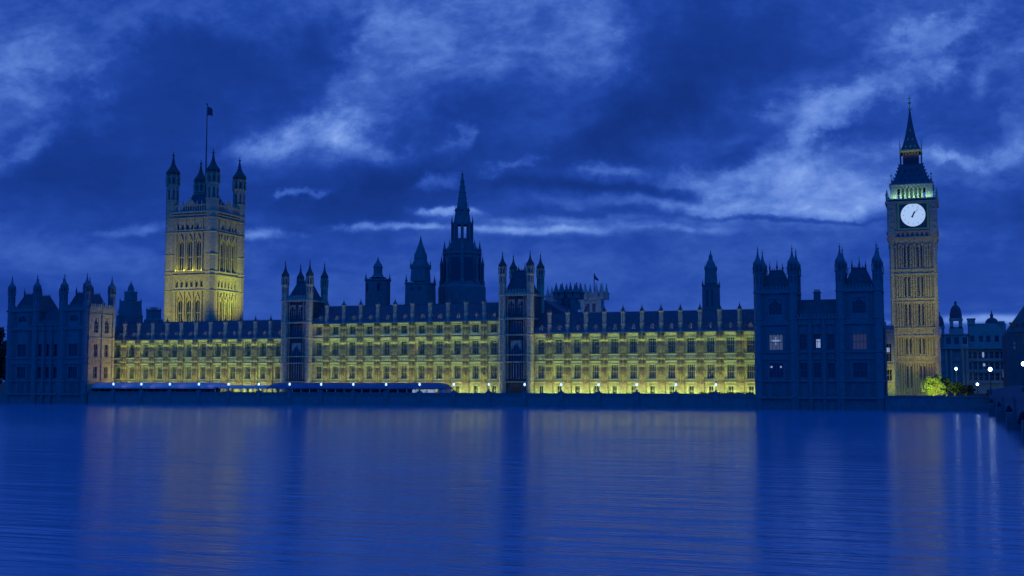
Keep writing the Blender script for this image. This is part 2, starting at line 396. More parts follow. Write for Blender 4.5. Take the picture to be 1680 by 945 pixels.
def spike(m, x, y, z0, z1, r):
    m.lathe(x, y, [(r, z0), (r, z0+(z1-z0)*.35), (r*1.35, z0+(z1-z0)*.38), (r*1.35, z0+(z1-z0)*.42), (r*.8, z0+(z1-z0)*.46), (r*.12, z0+(z1-z0)*.92), (r*.3, z0+(z1-z0)*.94), (0, z1)], 4, math.pi/4)
_PIN = {}
def pinnacle(parent, x, y, z0, zs, zt, r, mt='stone', cap='slate'):
    key = (round(zs-z0,2), round(zt-z0,2), r, mt, cap)
    if key not in _PIN:
        h = zs-z0; m = M()
        m.lathe(0, 0, [(r*1.12,0),(r*1.12,.25),(r,.35),(r,h*.34),(r*1.15,h*.36),(r*1.15,h*.40),(r*.92,h*.42),(r*.92,h-.5),(r*1.2,h-.3),(r*1.2,h)])
        for i in range(4):
            a = math.pi/4 + i*math.pi/2
            spike(m, r*1.05*math.cos(a), r*1.05*math.sin(a), h*.9, h*1.15, r*.14)
        c = M(); H = zt-zs
        c.lathe(0, 0, [(r*.95,h+.005),(r*.75,h+H*.15),(r*.42,h+H*.38),(r*.2,h+H*.62),(r*.28,h+H*.66),(r*.1,h+H*.7),(r*.07,h+H*.95),(0,h+H)])
        _PIN[key] = (m.mesh('pinnacle', mt), c.mesh('spire_cap', cap))
    a, b = _PIN[key]; o = put('pinnacle', a, parent, (x, y, z0)); sub('spire_cap', b, o); return o
def crenels(m, x0, x1, y0, y1, z0, h, step, frac=0.55):
    n = max(1, round((x1-x0)/step)); s = (x1-x0)/n
    m.box(x0, x1, y0, y1, z0, z0+h*.45)
    for i in range(n):
        a = x0 + s*(i+.5*(1-frac)); m.box(a, a+s*frac, y0+.01, y1-.01, z0+h*.44, z0+h)
        m.prism_xz([(a, z0+h-.001), (a+s*frac, z0+h-.001), (a+s*frac/2, z0+h*1.3)], y0+.03, y1-.03)

# ------------------------------------------------------------------ the setting: river, banks
TER = 2.7                                  # terrace level above the water
m = M(); m.face(((-3000,-2500,0),(3000,-2500,0),(3000,-12.4,0),(-3000,-12.4,0)))
struct(m.build('river_water', 'water'))
m = M(); m.box(-4000, 4000, -12.0, 6000, -3, TER-.02)
struct(m.build('ground', 'soil'))
m = M(); m.box(-238, -43, -11.7, 0.3, TER-.5, TER)
struct(m.build('terrace_pavement', 'paving'))
# river wall below the terrace and the pavilions
rw = thing('embankment_wall', (-140, -12.2, 0), 'long dark granite river wall below the lit palace terrace', 'wall', 'granite river walls')
m = M(); m.hexa(((-237.8,-12.4,-3),(-42.8,-12.4,-3),(-42.8,-11.6,-3),(-237.8,-11.6,-3)), ((-237.8,-12.1,3.0),(-42.8,-12.1,3.0),(-42.8,-11.6,3.0),(-237.8,-11.6,3.0)))
m.build('wall', 'granite', rw)
m = M(); m.box(-237.8, -42.8, -12.25, -11.5, 3.0, 3.2); m.box(-237.8, -42.8, -12.08, -11.7, 3.2, 3.55); m.box(-237.8, -42.8, -12.2, -11.6, 3.55, 3.72)
m.build('parapet', 'granite', rw)
def pier_mesh():
    q = M(); q.box(-.55,.55,-.32,.3,-3,3.9); q.box(-.7,.7,-.4,.35,3.72,4.0); q.box(-.45,.45,-.25,.25,4.0,4.2); return q.mesh('pier', 'granite')
PIER = pier_mesh()
LAMPX = [-228.9 + 9.81*k for k in range(19)]
for x in LAMPX: put('pier', PIER, rw, (x, -12.05, 0))
r2 = thing('embankment_wall', (-2, -12.2, 0), 'short dark river wall in front of the clock tower', 'wall', 'granite river walls')
m = M(); m.box(-13.3, 14, -12.42, -11.6, -3, 3.1); m.build('wall', 'granite', r2)
m = M(); m.box(-13.3, 14, -12.6, -11.4, 3.1, 3.4); m.build('parapet', 'granite', r2)
r3 = thing('embankment_wall', (-330, -12.2, 0), 'dark river wall running out of frame left of the palace', 'wall', 'granite river walls')
m = M(); m.box(-480, -268.2, -12.42, -11.6, -3, 3.1); m.build('wall', 'granite', r3)
m = M(); m.box(-480, -268.2, -12.6, -11.4, 3.1, 3.4); m.build('parapet', 'granite', r3)

# ------------------------------------------------------------------ river-front ranges
BUT = {}
def buttress_mesh(top):
    if top in BUT: return BUT[top]
    m = M()
    m.box(-.95,.95,-.75,.05,0,3.6); m.box(-.80,.80,-.62,.05,3.6,top)
    for xx in (-.80, .80): m.lathe(xx, -.55, [(.17,3.3),(.17,top)], 8)
    m.lathe(0, -.62, [(.20,3.4),(.20,top)], 8)
    for xx in (-.42, .42): m.box(xx-.06, xx+.06, -.70, -.6, 4.6, 8.4); m.box(xx-.06, xx+.06, -.70, -.6, 11.6, top-1.4)
    for z in (3.55, 4.35, 6.7, 8.75, 9.3, 10.9, 11.5, 13.2, 14.9, top-.9):
        if z < top: m.box(-.93, .93, -.76, .04, z-.09, z+.09)
    for z in (5.2,):                  # statues under canopies
        m.lathe(0, -.85, [(.16,z),(.24,z+.4),(.2,z+1.1),(.1,z+1.35),(.13,z+1.5),(0,z+1.7)], 6)
        m.lathe(0, -.85, [(.3,z+1.85),(.34,z+2.0),(0,z+2.7)], 6)
    BUT[top] = m.mesh('buttress', 'dim_stone'); return BUT[top]
def panel_mesh():
    m = M()
    for s in (-1, 1):
        for k in (0, 1):
            cx = s*(.42 + .0) ; 
        m.prism_xz([(s*.05,.1),(s*.28,.1),(s*.75,1.15),(s*.52,1.15)], -.22, .02)
        m.prism_xz([(s*.95,.1),(s*1.18,.1),(s*.98,1.15),(s*.75,1.15)], -.20, .02)
    m.prism_xz([(-.32,.65),(0,.3),(.32,.65),(0,1.1)], -.30, .02)
    return m.mesh('carved_panel', 'lit_stone')
PANEL = panel_mesh()
def dormer_mesh():
    m = M(); m.box(-.42,.42,-.2,.9,0,.75); m.prism_xz([(-.55,.75),(.55,.75),(0,1.6)], -.25, 1.0)
    return m.mesh('dormer', 'stone')
DORM = dormer_mesh()
def palace_range(label, xs, x0, x1, third, ridge, eave, pin_s, pin_t, ends=(True, True)):
    root = thing('palace_wing', ((x0+x1)/2, 6, TER), label, 'palace wing', 'river front wings of the palace')
    T = (0, 0, 0.0)
    m = M(); ops = []
    rows = [(2.7, 5.5, 1.25, 2, 0, False), (7.45, 11.0, 1.9, 4, .50, False), (14.05, 17.75, 1.9, 4, .50, False)]
    if third: rows.append((19.95, 22.2, 1.9, 4, .0, False))
    for x in xs:
        for a, b, w, *_ in rows: ops.append((x-w/2, x+w/2, a, b))
    wall_face(m, x0, x1, TER-.3, eave, ops, depth=.8)
    m.box(x0, x1, .82, 12, TER-.3, eave)
    m.build('wall', 'stone', root)
    for x in xs:
        for a, b, w, n, tr, ar in rows:
            window(root, T, x, a, w, b-a, n, tr, ar, y=.74, surround=True)
        put('carved_panel', PANEL, root, (x, -.01, 12.38))
        put('dormer', DORM, root, (x, .75, eave+.35))
    for z0, z1, p, mt in ((6.62, 6.92, .72, 'shade_stone'), (6.95, 7.22, .44, 'lit_stone'), (11.62, 12.02, .20, 'lit_stone'), (12.08, 12.36, .66, 'shade_stone'), (13.48, 13.76, .46, 'lit_stone'), (13.80, 14.05, .66, 'shade_stone')) + (((19.0, 19.24, .5, 'shade_stone'), (19.3, 19.6, .42, 'lit_stone')) if third else ()):  # dark and pale courses put the shade and light lines into the colour
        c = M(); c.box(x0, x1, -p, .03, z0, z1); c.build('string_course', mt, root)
    zf = eave-1.35
    c = M(); c.prism_yz([(.02, zf), (.02, eave-.55), (-.55, eave-.55)], x0, x1); c.build('frieze', 'stone', root)
    if third:
        c = M(); c.prism_yz([(.02, 18.05), (.02, 18.95), (-.5, 18.95)], x0, x1); c.build('frieze', 'stone', root)
    c = M(); c.box(x0, x1, -.95, .5, eave-.55, eave-.25); c.box(x0, x1, -.75, .5, eave-.25, eave); c.build('cornice', 'dark_stone', root)
    p = M(); crenels(p, x0, x1, -.35, -.05, eave, 1.0, .55); p.build('parapet', 'dark_stone', root)
    r = M(); r.prism_yz([(.6, eave-.05), (5.2, ridge), (6.4, ridge), (11.8, eave-.05)], x0, x1); r.build('roof', 'slate', root)
    cr = M(); 
    n = int((x1-x0)/.5)
    cr.box(x0, x1, 5.7, 5.8, ridge, ridge+.15)
    for i in range(n): cr.lathe(x0+.25+i*.5, 5.75, [(.09, ridge+.1), (0, ridge+.5)], 4)
    cr.build('ridge_cresting', 'iron', root)
    st = xs[1]-xs[0]
    bx = [xs[0]-st/2] + [(a+b)/2 for a, b in zip(xs, xs[1:])] + [xs[-1]+st/2]
    for i, x in enumerate(bx):
        if (i == 0 and not ends[0]) or (i == len(bx)-1 and not ends[1]): continue
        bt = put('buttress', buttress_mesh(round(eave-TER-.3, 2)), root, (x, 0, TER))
        pinnacle(root, x, -.25, eave-.3, pin_s, pin_t, .55)
    return root
xsS = [-237.44 + 5.102*k + .35 for k in range(12)]
xsC = [-167.82 + 5.345*k for k in range(11)]
xsN = [-101.0 + 5.027*k for k in range(12)]
palace_range('floodlit two storey palace wing beside the dark corner block, behind the lilac tent', xsS, -238.8, -179.4, False, 24.6, 19.5, 24.1, 26.1, (True, False))
palace_range('taller three storey middle palace wing between the two small river towers', xsC, -170.1, -112.3, True, 28.2, 23.45, 28.2, 30.0, (False, True))
palace_range('floodlit palace wing with its bright ground floor next to the dark twin-towered block', xsN, -103.3, -43.0, False, 24.9, 19.75, 24.9, 26.8, (True, True))

# unseen flood strips added in mid-air before each storey, and the terrace floods
def flood_range(x0, x1, third, g):
    area_strip(x0, x1, -2.0, 7.25, 62, 470*g, YELLOW, .25)
    area_strip(x0, x1, -2.0, 13.95, 64, 320*g, YELLOW, .25)
    area_strip(x0, x1, -1.05, 10.6, 40, 230*g, YELLOW, .15)
    area_strip(x0, x1, -1.05, 17.2, 45, 330*g, YELLOW, .15)
    area_strip(x0, x1, -.85, 12.40, 25, 130*g, YELLOW, .12)
    if third: area_strip(x0, x1, -1.4, 19.4, 66, 220*g, YELLOW, .2); area_strip(x0, x1, -1.05, 21.6, 50, 110*g, YELLOW, .15)
    area_strip(x0, x1, -3.9, 4.2, 58, 900*g, YELLOW, .3)
    area_strip(x0, x1, -4.0, 4.2, 62, 1100*g, SODIUM, .3)
    area_strip(x0, x1, .15, (23.45 if third else 19.6)+.6, 50, 80*g, (.9, .9, .7), .1)  # added strip hidden behind the parapet to brighten the dormers
flood_range(-236.5, -180.5, False, 1.0)
flood_range(-168.5, -113.5, True, 1.0)
flood_range(-101.9, -44.0, False, 1.05)
area_strip(-101.9, -44.0, -2.2, 2.9, 30, 2200, YELLOW, .25)
for x in [(a+b)/2 for a, b in zip(xsN, xsN[1:])] + [(a+b)/2 for a, b in zip(xsC[7:], xsC[8:])]:
    spot((x, -3.4, 2.95), (x, -.7, 4.7), 95, WHITE, 48)
rl = random.Random(21)
for xs_, p in ((xsS, 1.0), (xsC, .8), (xsN, .8)):      # extra floods of random strength, added to make the bays uneven
    for x in xs_:
        if rl.random() < .7:
            sd = rl.choice((-1.25, 1.25)); zz = rl.choice((7.4, 7.4, 14.2)); e = rl.uniform(40, 190)*p
            spot((x+sd, -1.9, zz), (x+sd*.95, 0, zz+2.3), e, rl.choice((YELLOW, YELLOW, (1, .8, .12))), 62)
for x in LAMPX[:4]: spot((x+.7, -12.0, 6.2), (x+4.5, -9.0, 5.3), 60, (.8, .75, 1.0), 60)  # added spots beside the globes, throwing their glow onto the tent roof
area_strip(-128.0, -113.5, -2.2, 2.9, 30, 420, YELLOW, .25)
area_strip(-196.0, -181.0, -2.2, 2.9, 30, 400, YELLOW, .25)

# ------------------------------------------------------------------ towers and blocks of the palace
def hip_roof(m, x0, x1, y0, y1, z0, z1, inset, insety=None):
    iy = inset if insety is None else insety
    m.frustum(x0, x1, y0, y1, z0, x0+inset, x1-inset, y0+iy, y1-iy, z1)
def cresting(m, x0, x1, y0, y1, z, h=.7, step=.7):
    for ya in (y0, y1):
        m.box(x0, x1, ya-.05, ya+.05, z, z+.2)
        for i in range(int((x1-x0)/step)+1): m.lathe(x0+i*step, ya, [(.12, z+.15), (0, z+h)], 4)
def river_tower(label, x0, x1):
    y0, y1 = -1.0, 8.4; cx = (x0+x1)/2; px = 508 if x0 < -150 else 870
    q = lambda py: AZ(px, py, -1)
    k = 0 if x0 < -150 else 1
    zc = q((493, 483)[k]); zsh = q((466, 448)[k]); zl = q((453, 436)[k]); zt = q((424, 409)[k])
    root = thing('river_tower', (cx, 4, TER), label, 'tower', 'small towers of the river front')
    T = (0, y0, 0.0); m = M(); w = 1.7; hw = 1.55
    ops = [(cx-hw, cx+hw, 7.4, 17.6), (cx-hw, cx+hw, 19.8, 22.6), (cx-2.4, cx-.5, 24.6, zc-1.2), (cx+.5, cx+2.4, 24.6, zc-1.2), (cx-1.2, cx+1.2, TER, 5.2)]
    wall_face(m, x0, x1, TER-.3, zc, ops); m.T = None
    m.box(x0, x1, y0+.46, y1, TER-.3, zc); m.build('wall', 'shade_stone', root)  # wall darker than its turrets: the unlit front is painted in
    mm = M(T)
    window(root, T, cx, 7.4, 3.1, 10.2, 4, .45, True); window(root, T, cx, 19.8, 3.1, 2.8, 4, 0)
    for s in (-1.45, 1.45): window(root, T, cx+s, 24.6, 1.9, zc-1.2-24.6, 3, .5, True)
    d = M(); d.box(cx-1.2, cx+1.2, y0+.3, y0+.42, TER, 5.2); d.build('door', 'timber_door', root)
    for z0, z1, p in ((6.4, 6.7, .3), (11.7, 12, .3), (13.6, 13.9, .35), (18.9, 19.3, .4), (23.2, 23.7, .45)):
        c = M(); c.box(x0-.2, x1+.2, y0-p, y1+.2, z0, z1); c.build('string_course', 'stone', root)
    c = M(); c.box(x0-.4, x1+.4, y0-.5, y1+.4, zc-.3, zc+.25); c.build('cornice', 'stone', root)
    ps = M(); crenels(ps, x0, x1, y0-.3, y0, zc+.25, 1.1, .8); ps.build('parapet', 'stone', root)
    for s in (-1, 1):                      # panelled strips
        pm = M()
        for dx in (2.3, 2.85): pm.box(cx+s*dx-.1, cx+s*dx+.1, y0-.18, y0+.02, 7.2, zc-.4)
        pm.build('panel_shafts', 'stone', root)
    r = M(); hip_roof(r, x0+.8, x1-.8, y0+.8, y1-.8, zc+.2, zsh+.8, 2.2); r.build('roof', 'slate', root)
    cg = M(); cresting(cg, x0+3, x1-3, y0+3, y1-3, zsh+.8, 1.0, .5)
    for xx, yy in ((x0+3, y0+3), (x1-3, y0+3), (x0+3, y1-3), (x1-3, y1-3)): sk = M(); spike(sk, xx, yy, zsh+.6, zsh+3.2, .14); sk.build('roof_finial', 'iron', root)
    cg.build('ridge_cresting', 'iron', root)
    for xx in (x0+.55, x1-.55):
        for yy in (y0+.3, y1-.5):
            turret(root, xx, yy, TER if yy < 3 else 18, zsh, zl, zt, .95, 'stone', 'shade_stone', rings=(6.6, 11.9, 13.8, 19.1, 23.5, zc) if yy < 3 else (zc,))
    return root
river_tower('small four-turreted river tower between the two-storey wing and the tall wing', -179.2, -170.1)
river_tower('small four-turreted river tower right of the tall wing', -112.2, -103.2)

def pavilion_block(label, x0, x1, towers, y0, ytb, pxr, zs, mt, lit=None, side=True):
    """dark end block: two turreted towers with a lower link between"""
    zbase, zmid, zcor, zsh, zl, zt, zrid, zroof = zs
    root = thing('palace_pavilion', ((x0+x1)/2, 0, 0), label, 'palace block', 'projecting end blocks of the palace')
    T = (0, y0, 0.0); m = M(); ops = []
    levels = [(7.6, 11.0), (14.2, 17.8)]
    cxs = []
    for a, b in towers:
        c = (a+b)/2
        for k, (za, zb) in enumerate(levels): ops.append((c-1.6, c+1.6, za, zb))
        ops.append((c-1.5, c+1.5, zmid+1.2, zcor-1.6))
        cxs.append(c)
    la, lb = towers[0][1], towers[1][0]; n = 3; st = (lb-la)/n
    lx = [la + st*(i+.5) for i in range(n)]
    for x in lx:
        for za, zb in levels: ops.append((x-.8, x+.8, za, zb))
    low = [o for o in ops if o[3] < zmid]
    wall_face(m, x0, x1, -3, zmid, low)
    m.box(x0, x1, y0+.46, 11.8, -3, zmid-.01)
    for a, b in towers:
        wall_face(m, a, b, zmid, zcor, [o for o in ops if o[2] > zmid and a < o[0] < b])
    m.v = [(x, y + (y0 if abs(y) < .5 or False else 0), z) if False else (x, y, z) for x, y, z in m.v]
    # shift the front sheets (built at y 0..0.45) to the block's front
    m.v = [(x, y0 + y, z) if -0.01 <= y <= .4501 else (x, y, z) for x, y, z in m.v]
    for a, b in towers: m.box(a, b, y0+.46, ytb, zmid-.01, zcor)
    m.build('wall', mt, root)
    for c in cxs:
        for k, (za, zb) in enumerate(levels):
            g = 'glass'
            if lit: g = lit.get((round(c), k), 'glass')
            window(root, T, c, za, 3.2, zb-za, 4, .5, False, glass=g, frame=mt)
        window(root, T, c, zmid+1.2, 3.0, zcor-1.6-zmid-1.2, 4, .5, True, frame=mt)
    for x in lx:
        for k, (za, zb) in enumerate(levels): window(root, T, x, za, 1.6, zb-za, 2, .5, False, frame=mt)
    for z0, z1, p in ((2.6, 3.2, .7), (6.6, 7.0, .45), (11.8, 12.1, .35), (13.4, 13.8, .4), (zmid-1.4, zmid-1.1, .4)):
        c = M(); c.box(x0-.2, x1+.2, y0-p, 0, z0, z1); c.build('string_course', mt, root)
    for a, b in towers:
        c = M(); c.box(a-.3, b+.3, y0-.5, ytb+.2, zcor-.3, zcor+.2); c.build('cornice', mt, root)
        p = M(); crenels(p, a, b, y0-.3, y0, zcor+.2, 1.1, .8); p.build('parapet', mt, root)
        r = M(); w = (b-a); hip_roof(r, a+1.0, b-1.0, y0+1, ytb-1, zcor, zroof, w*.24, 1.6); r.build('roof', 'slate', root)
        g = M(); cresting(g, a+1+w*.24, b-1-w*.24, y0+2.6, ytb-2.6, zroof, .9, .6)
        for xx, yy, hh, rr in ((a+1+w*.24, y0+2.6, 2.4, .16), (b-1-w*.24, y0+2.6, 2.0, .16), ((a+b)/2, (y0+ytb)/2, 3.2, .18)):
            sk = M(); spike(sk, xx, yy, zroof-.2, zroof+hh, rr); sk.build('roof_finial', 'iron', root)
        g.build('ridge_cresting', 'iron', root)
        for xx in (a+.75, b-.75):
            for yy in (y0+.45, ytb-.45):
                turret(root, xx, yy, -.5 if yy < y0+2 else zmid-2, zsh, zl, zt if yy < y0+2 else zt, 1.02, mt, mt, rings=(3, 6.8, 13.6, zmid, zcor))
    for i in range(n+1):
        bx = la + st*i
        b_ = M(); b_.box(bx-.45, bx+.45, y0-.5, y0+.1, 0, zmid-1.5); b_.lathe(bx, y0-.45, [(.25,0),(.25,zmid-1.3),(0,zmid+1.6)], 8); b_.build('buttress', mt, root)
    p = M(); crenels(p, la, lb, y0-.3, y0, zmid, 1.0, .8); p.build('parapet', mt, root)
    r = M(); r.prism_yz([(y0+.5, zmid), (y0+3.2, zrid), (y0+5.5, zrid), (y0+9, zmid)], la, lb); r.build('roof', 'slate', root)
    for a, b in towers:
        c = (a+b)/2; xs_ = [c+d for d in (-3.4, -2.85, -2.3, 2.3, 2.85, 3.4) if a+1.6 < c+d < b-1.6]
        for za, zb in ((3.3, 6.5), (7.1, 11.7), (13.9, zmid-1.5), (zmid, zcor-.4)):
            rb = M()
            for sgn in (-1, 1):
                r1 = M()
                for x in xs_:
                    if (x-c)*sgn > 0: r1.box(x-.11, x+.11, y0-.2, y0+.02, za, zb)
                if r1.v: r1.build('panelling', mt, root)
            for x in (c-1.0, c-.35, c+.35, c+1.0):
                if za < 5: rb.box(x-.11, x+.11, y0-.2, y0+.02, za, zb)
            if rb.v: rb.build('panelling', mt, root)
    for za, zb in ((3.3, 6.5), (7.1, 11.7), (13.9, zmid-1.5)):
        rb = M()
        for x in lx:
            for d in (-1.1, 1.1):
                rb = M(); rb.box(x+d-.09, x+d+.09, y0-.18, y0+.02, za, zb); rb.build('panelling', mt, root)
    return root
# north (right) block
q = lambda py: AZ(1340, py, -12.4)
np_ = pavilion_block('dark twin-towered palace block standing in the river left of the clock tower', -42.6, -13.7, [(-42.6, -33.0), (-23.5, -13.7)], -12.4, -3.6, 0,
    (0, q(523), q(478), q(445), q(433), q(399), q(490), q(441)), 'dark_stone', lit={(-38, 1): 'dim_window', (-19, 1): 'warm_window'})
g = M(); x, z = at(1343, 560, -12); g.box(x-.55, x+.55, -12.02, -11.97, 14.6, 16.6); g.build('lit_pane', 'lit_window', np_)
g = M(); x, z = at(1340, 490, -8.5); g.box(x-.75, x+.75, -8.2, -6.8, z-1.2, z+1.4); g.box(x-.9, x+.9, -8.35, -6.65, z+1.4, z+1.7)
for k in (-.45, 0, .45): g.lathe(x+k, -7.5, [(.18, z+1.6), (.15, z+2.3)], 6)
g.build('chimney', 'dark_stone', np_)
sc = M()                                    # scaffold beside the roofs
for px in (1286, 1290, 1294, 1393, 1397, 1401):
    x, z = at(px, 470, -9); sc.tube((x,-9,z-1), (x,-9,AZ(px, 438, -9)), .05, n=4)
for pa, pb in ((1285, 1295), (1392, 1402)):
    for py in (440, 450, 460):
        xa, z = at(pa, py, -9); xb, _ = at(pb, py, -9); sc.tube((xa,-9,z), (xb,-9,z), .05, n=4)
sc.build('scaffold', 'iron', np_)
sm = M()
x, z = at(1273, 559, -12); sm.box(x-1.0, x+1.0, -12.03, -11.98, z-.16, z+.16); sm.box(x-.12, x+.12, -12.035, -11.975, z-1.0, z+.9)
for px in (1262, 1266, 1281):
    x, z = at(px, 602, -12); sm.box(x-.22, x+.22, -12.03, -11.98, z-.22, z+.22)
sm.build('lit_pane', 'lit_window', np_)
# south (left) block, its side towards the terrace catches the floods
q = lambda py: AZ(120, py, -12.4)
xr = -238.6
tl = [(AX(14, -12.4, 500), AX(62, -12.4, 500)), (AX(100, -12.4, 500), xr)]
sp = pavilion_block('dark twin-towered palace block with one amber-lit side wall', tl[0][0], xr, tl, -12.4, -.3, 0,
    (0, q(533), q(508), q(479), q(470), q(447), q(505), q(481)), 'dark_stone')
Ts = (xr, -12.4, R(90))                     # the side wall facing right
zm = q(508)
m = M(Ts); ops = []
for a in (3.5, 8.3):
    ops += [(a-.85, a+.85, 7.6, 11.0), (a-.85, a+.85, 14.0, 17.8), (a-.95, a+.95, 21.2, 25.8)]
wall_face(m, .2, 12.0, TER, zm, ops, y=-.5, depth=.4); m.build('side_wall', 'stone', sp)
for a in (3.5, 8.3):
    window(sp, Ts, a, 7.6, 1.7, 3.4, 2, .5, y=-.12); window(sp, Ts, a, 14.0, 1.7, 3.8, 2, .5, y=-.12); window(sp, Ts, a, 21.2, 1.9, 4.6, 2, .5, True, y=-.12)
for z0, z1 in ((6.5, 6.9), (11.8, 12.1), (13.3, 13.6), (19.3, 19.7), (zm-1.5, zm-1.2), (zm-.2, zm+.3)):
    c = M(Ts); c.box(.2, 12.2, -.85, -.4, z0, z1); c.build('string_course', 'stone', sp)
c = M(Ts); crenels(c, .4, 11.8, -.75, -.45, zm+.3, 1.2, .9); c.build('parapet', 'stone', sp)
for a in (5.9, 10.9):
    c = M(Ts); c.box(a-.3, a+.3, -.95, -.45, TER, zm); c.lathe(a, -.7, [(.3, zm), (.3, zm+1.2), (.38, zm+1.3), (0, zm+3.4)], 8); c.build('buttress', 'stone', sp)
spot((-224, -3.4, 6.9), (-238, -6, 14), 2600, SODIUM, 85)
spot((-222, -3.2, 6.9), (-238, -4, 24), 2300, SODIUM, 60)

spot((-164, -8, 6.9), (-170.7, -.7, 30), 2600, SODIUM, 40)
spot((-97, -8, 4.5), (-103.8, -.7, 30), 2600, SODIUM, 40)

# ------------------------------------------------------------------ square flag tower (set back)
def square_tower():
    xE, yE = -262.2, 85.0; S = 18.6; xW = xE - S; yW = yE + S
    root = thing('square_tower', ((xE+xW)/2, (yE+yW)/2, TER), 'massive floodlit square tower with four corner turrets and a flagpole', 'tower')
    zp = 71.6
    ztop = 75.0
    m = M(); zlev = [29, 41.2, 47.6, 63.8, 69.6]
    def face_ops(c):
        o = []
        for k in (-3.9, 0, 3.9):
            o += [(c+k-1.15, c+k+1.15, 28.0, 38.6), (c+k-1.25, c+k+1.25, 49.2, 61.2)]
        for k in range(6): o.append((c-5.6+k*2.24-.55, c-5.6+k*2.24+.55, 42.6, 45.2)); o.append((c-5.6+k*2.24-.55, c-5.6+k*2.24+.55, 65.0, 67.2))
        return o
    TE = (xW, yE-.9, 0.0); TN = (xE+.9, yE, R(90))
    for T in (TE, TN):
        w = M(T); wall_face(w, 0, S, TER, zp, face_ops(S/2), depth=.8); w.build('wall', 'stone', root)
        for k in (-3.9, 0, 3.9):
            window(root, T, S/2+k, 28.0, 2.3, 10.6, 2, .45, True, y=.7, bar=.22); window(root, T, S/2+k, 49.2, 2.5, 12.0, 2, .42, True, y=.75, bar=.25)
        for k in range(6):
            window(root, T, S/2-5.6+k*2.24, 42.6, 1.1, 2.6, 1, 0, True, y=.5); window(root, T, S/2-5.6+k*2.24, 65.0, 1.1, 2.2, 1, 0, True, y=.5)
        for z0, z1, p in ((26.6, 27.2, .5), (40.9, 41.5, .6), (46.8, 47.4, .6), (48.2, 48.7, .5), (63.4, 63.9, .7), (64.3, 64.7, .45), (68.9, 69.4, .7), (70.2, 70.6, .6), (71.2, 71.7, .8)):
            c = M(T); c.box(0, S, -p, .05, z0, z1); c.build('string_course', 'stone', root)
        for k in (-5.9, -1.95, 1.95, 5.9):
            for za, zb, hw, pj in ((27.2, 40.9, .3, .55), (48.7, 63.4, .3, .6), (64.7, 68.9, .25, .4)):
                c = M(T); c.box(S/2+k-hw, S/2+k+hw, -pj, .04, za, zb); c.build('pier', 'stone', root)
        for k in (-3.9, 0, 3.9):           # hood gables over the windows
            for zz, hw in ((38.7, 1.5), (61.2, 1.65)):
                c = M(T); c.prism_xz([(S/2+k-hw, zz-1.2), (S/2+k-hw+.3, zz-1.2), (S/2+k, zz+.9), (S/2+k+hw-.3, zz-1.2), (S/2+k+hw, zz-1.2), (S/2+k, zz+1.9)], -.5, .03); c.build('hood_mould', 'stone', root)
        pr = M(T)
        n = 14
        pr.box(1.5, S-1.5, -.5, -.1, zp, zp+.5); pr.box(1.5, S-1.5, -.48, -.12, zp+2.3, zp+2.8)
        for i in range(n+1):
            xx = 1.8 + (S-3.6)*i/n; pr.box(xx-.16, xx+.16, -.45, -.15, zp+.5, zp+2.3)
            if i % 2 == 0: pr.lathe(xx, -.3, [(.22, zp+2.8), (.22, zp+3.4), (0, zp+4.8)], 4, math.pi/4)
        pr.prism_xz([(S/2-2.6, zp+2.79), (S/2+2.6, zp+2.79), (S/2, zp+5.6)], -.45, -.15)
        pr.build('parapet', 'stone', root)
    m = M(); m.box(xW+.1, xE-.1, yE+.1, yW-.1, TER, zp+.3); m.build('core_wall', 'stone', root)
    r = M(); hip_roof(r, xW+2, xE-2, yE+2, yW-2, zp+.3, zp+7.5, 3.6); r.build('roof', 'iron', root)
    cg = M(); cresting(cg, xW+5.6, xE-5.6, yE+5.6, yW-5.6, zp+7.5, 1.0, .6); cg.build('ridge_cresting', 'iron', root)
    for x, y in ((xE-.2, yE+.2), (xW+.2, yE+.2), (xE-.2, yW-.2), (xW+.2, yW-.2)):
        turret(root, x, y, TER, 82.6, 86.6, 96.2, 2.25, 'stone', 'shade_stone', rings=(27, 33, 41.2, 47.1, 48.5, 55, 63.7, 69.2, 71.5, 76.5))  # caps darkened so the tops read as out of the floods
    px, py = (xE+xW)/2 - .4, (yE+yW)/2
    f = M(); f.lathe(px, py, [(.32, zp+7.4), (.27, 90), (.18, 110), (.13, 115.6), (.3, 115.8), (.3, 116.2), (0, 116.5)], 8); f.build('flagpole', 'iron', root)
    fl = M(); nx, nz = 10, 8
    zt, W, H = 115.0, 2.6, 3.6
    def fp(i, j):
        a = i/nx; return (px + .25 + W*a*(1-.15*a), py - .5*math.sin(a*6)*a, zt - H*(j/nz)*(1-.25*a) - 1.5*a*a)
    for i in range(nx):
        for j in range(nz): fl.face((fp(i,j), fp(i+1,j), fp(i+1,j+1), fp(i,j+1)))
    fl.build('flag', 'flag_cloth', root, True)
    # floods on the palace roofs, aimed up both lit faces
    cx = (xW+xE)/2; cy = (yE+yW)/2
    spot((cx-6, yE-26, 22), (cx-2, yE, 42), 21000, GOLD, 62)
    spot((cx+3, yE-26, 22), (cx+2, yE, 51), 15000, GOLD, 50)
    area_strip(cx-6, cx+6, yE-1.7, 48.9, 74, 200, GOLD, .3)
    area_strip(cx-6, cx+6, yE-1.7, 27.6, 74, 140, GOLD, .3)
    spot((xE+20, cy-4, 24), (xE, cy, 44), 24000, GOLD, 70)
    spot((xE+15, cy+2, 26), (xE, cy, 43), 16000, YELLOW, 55)
    spot((xE+14, cy, 26), (xE, cy, 56), 6500, GOLD, 45)
    spot((xE-5, yW-6, zp+.8), (xE-.5, yW-6, zp+3.5), 300, (1, .85, .35), 120)
    spot((xE-5, yE+10, zp+.8), (xE-.5, yE+12, zp+3.5), 160, (1, .85, .35), 120)
square_tower()

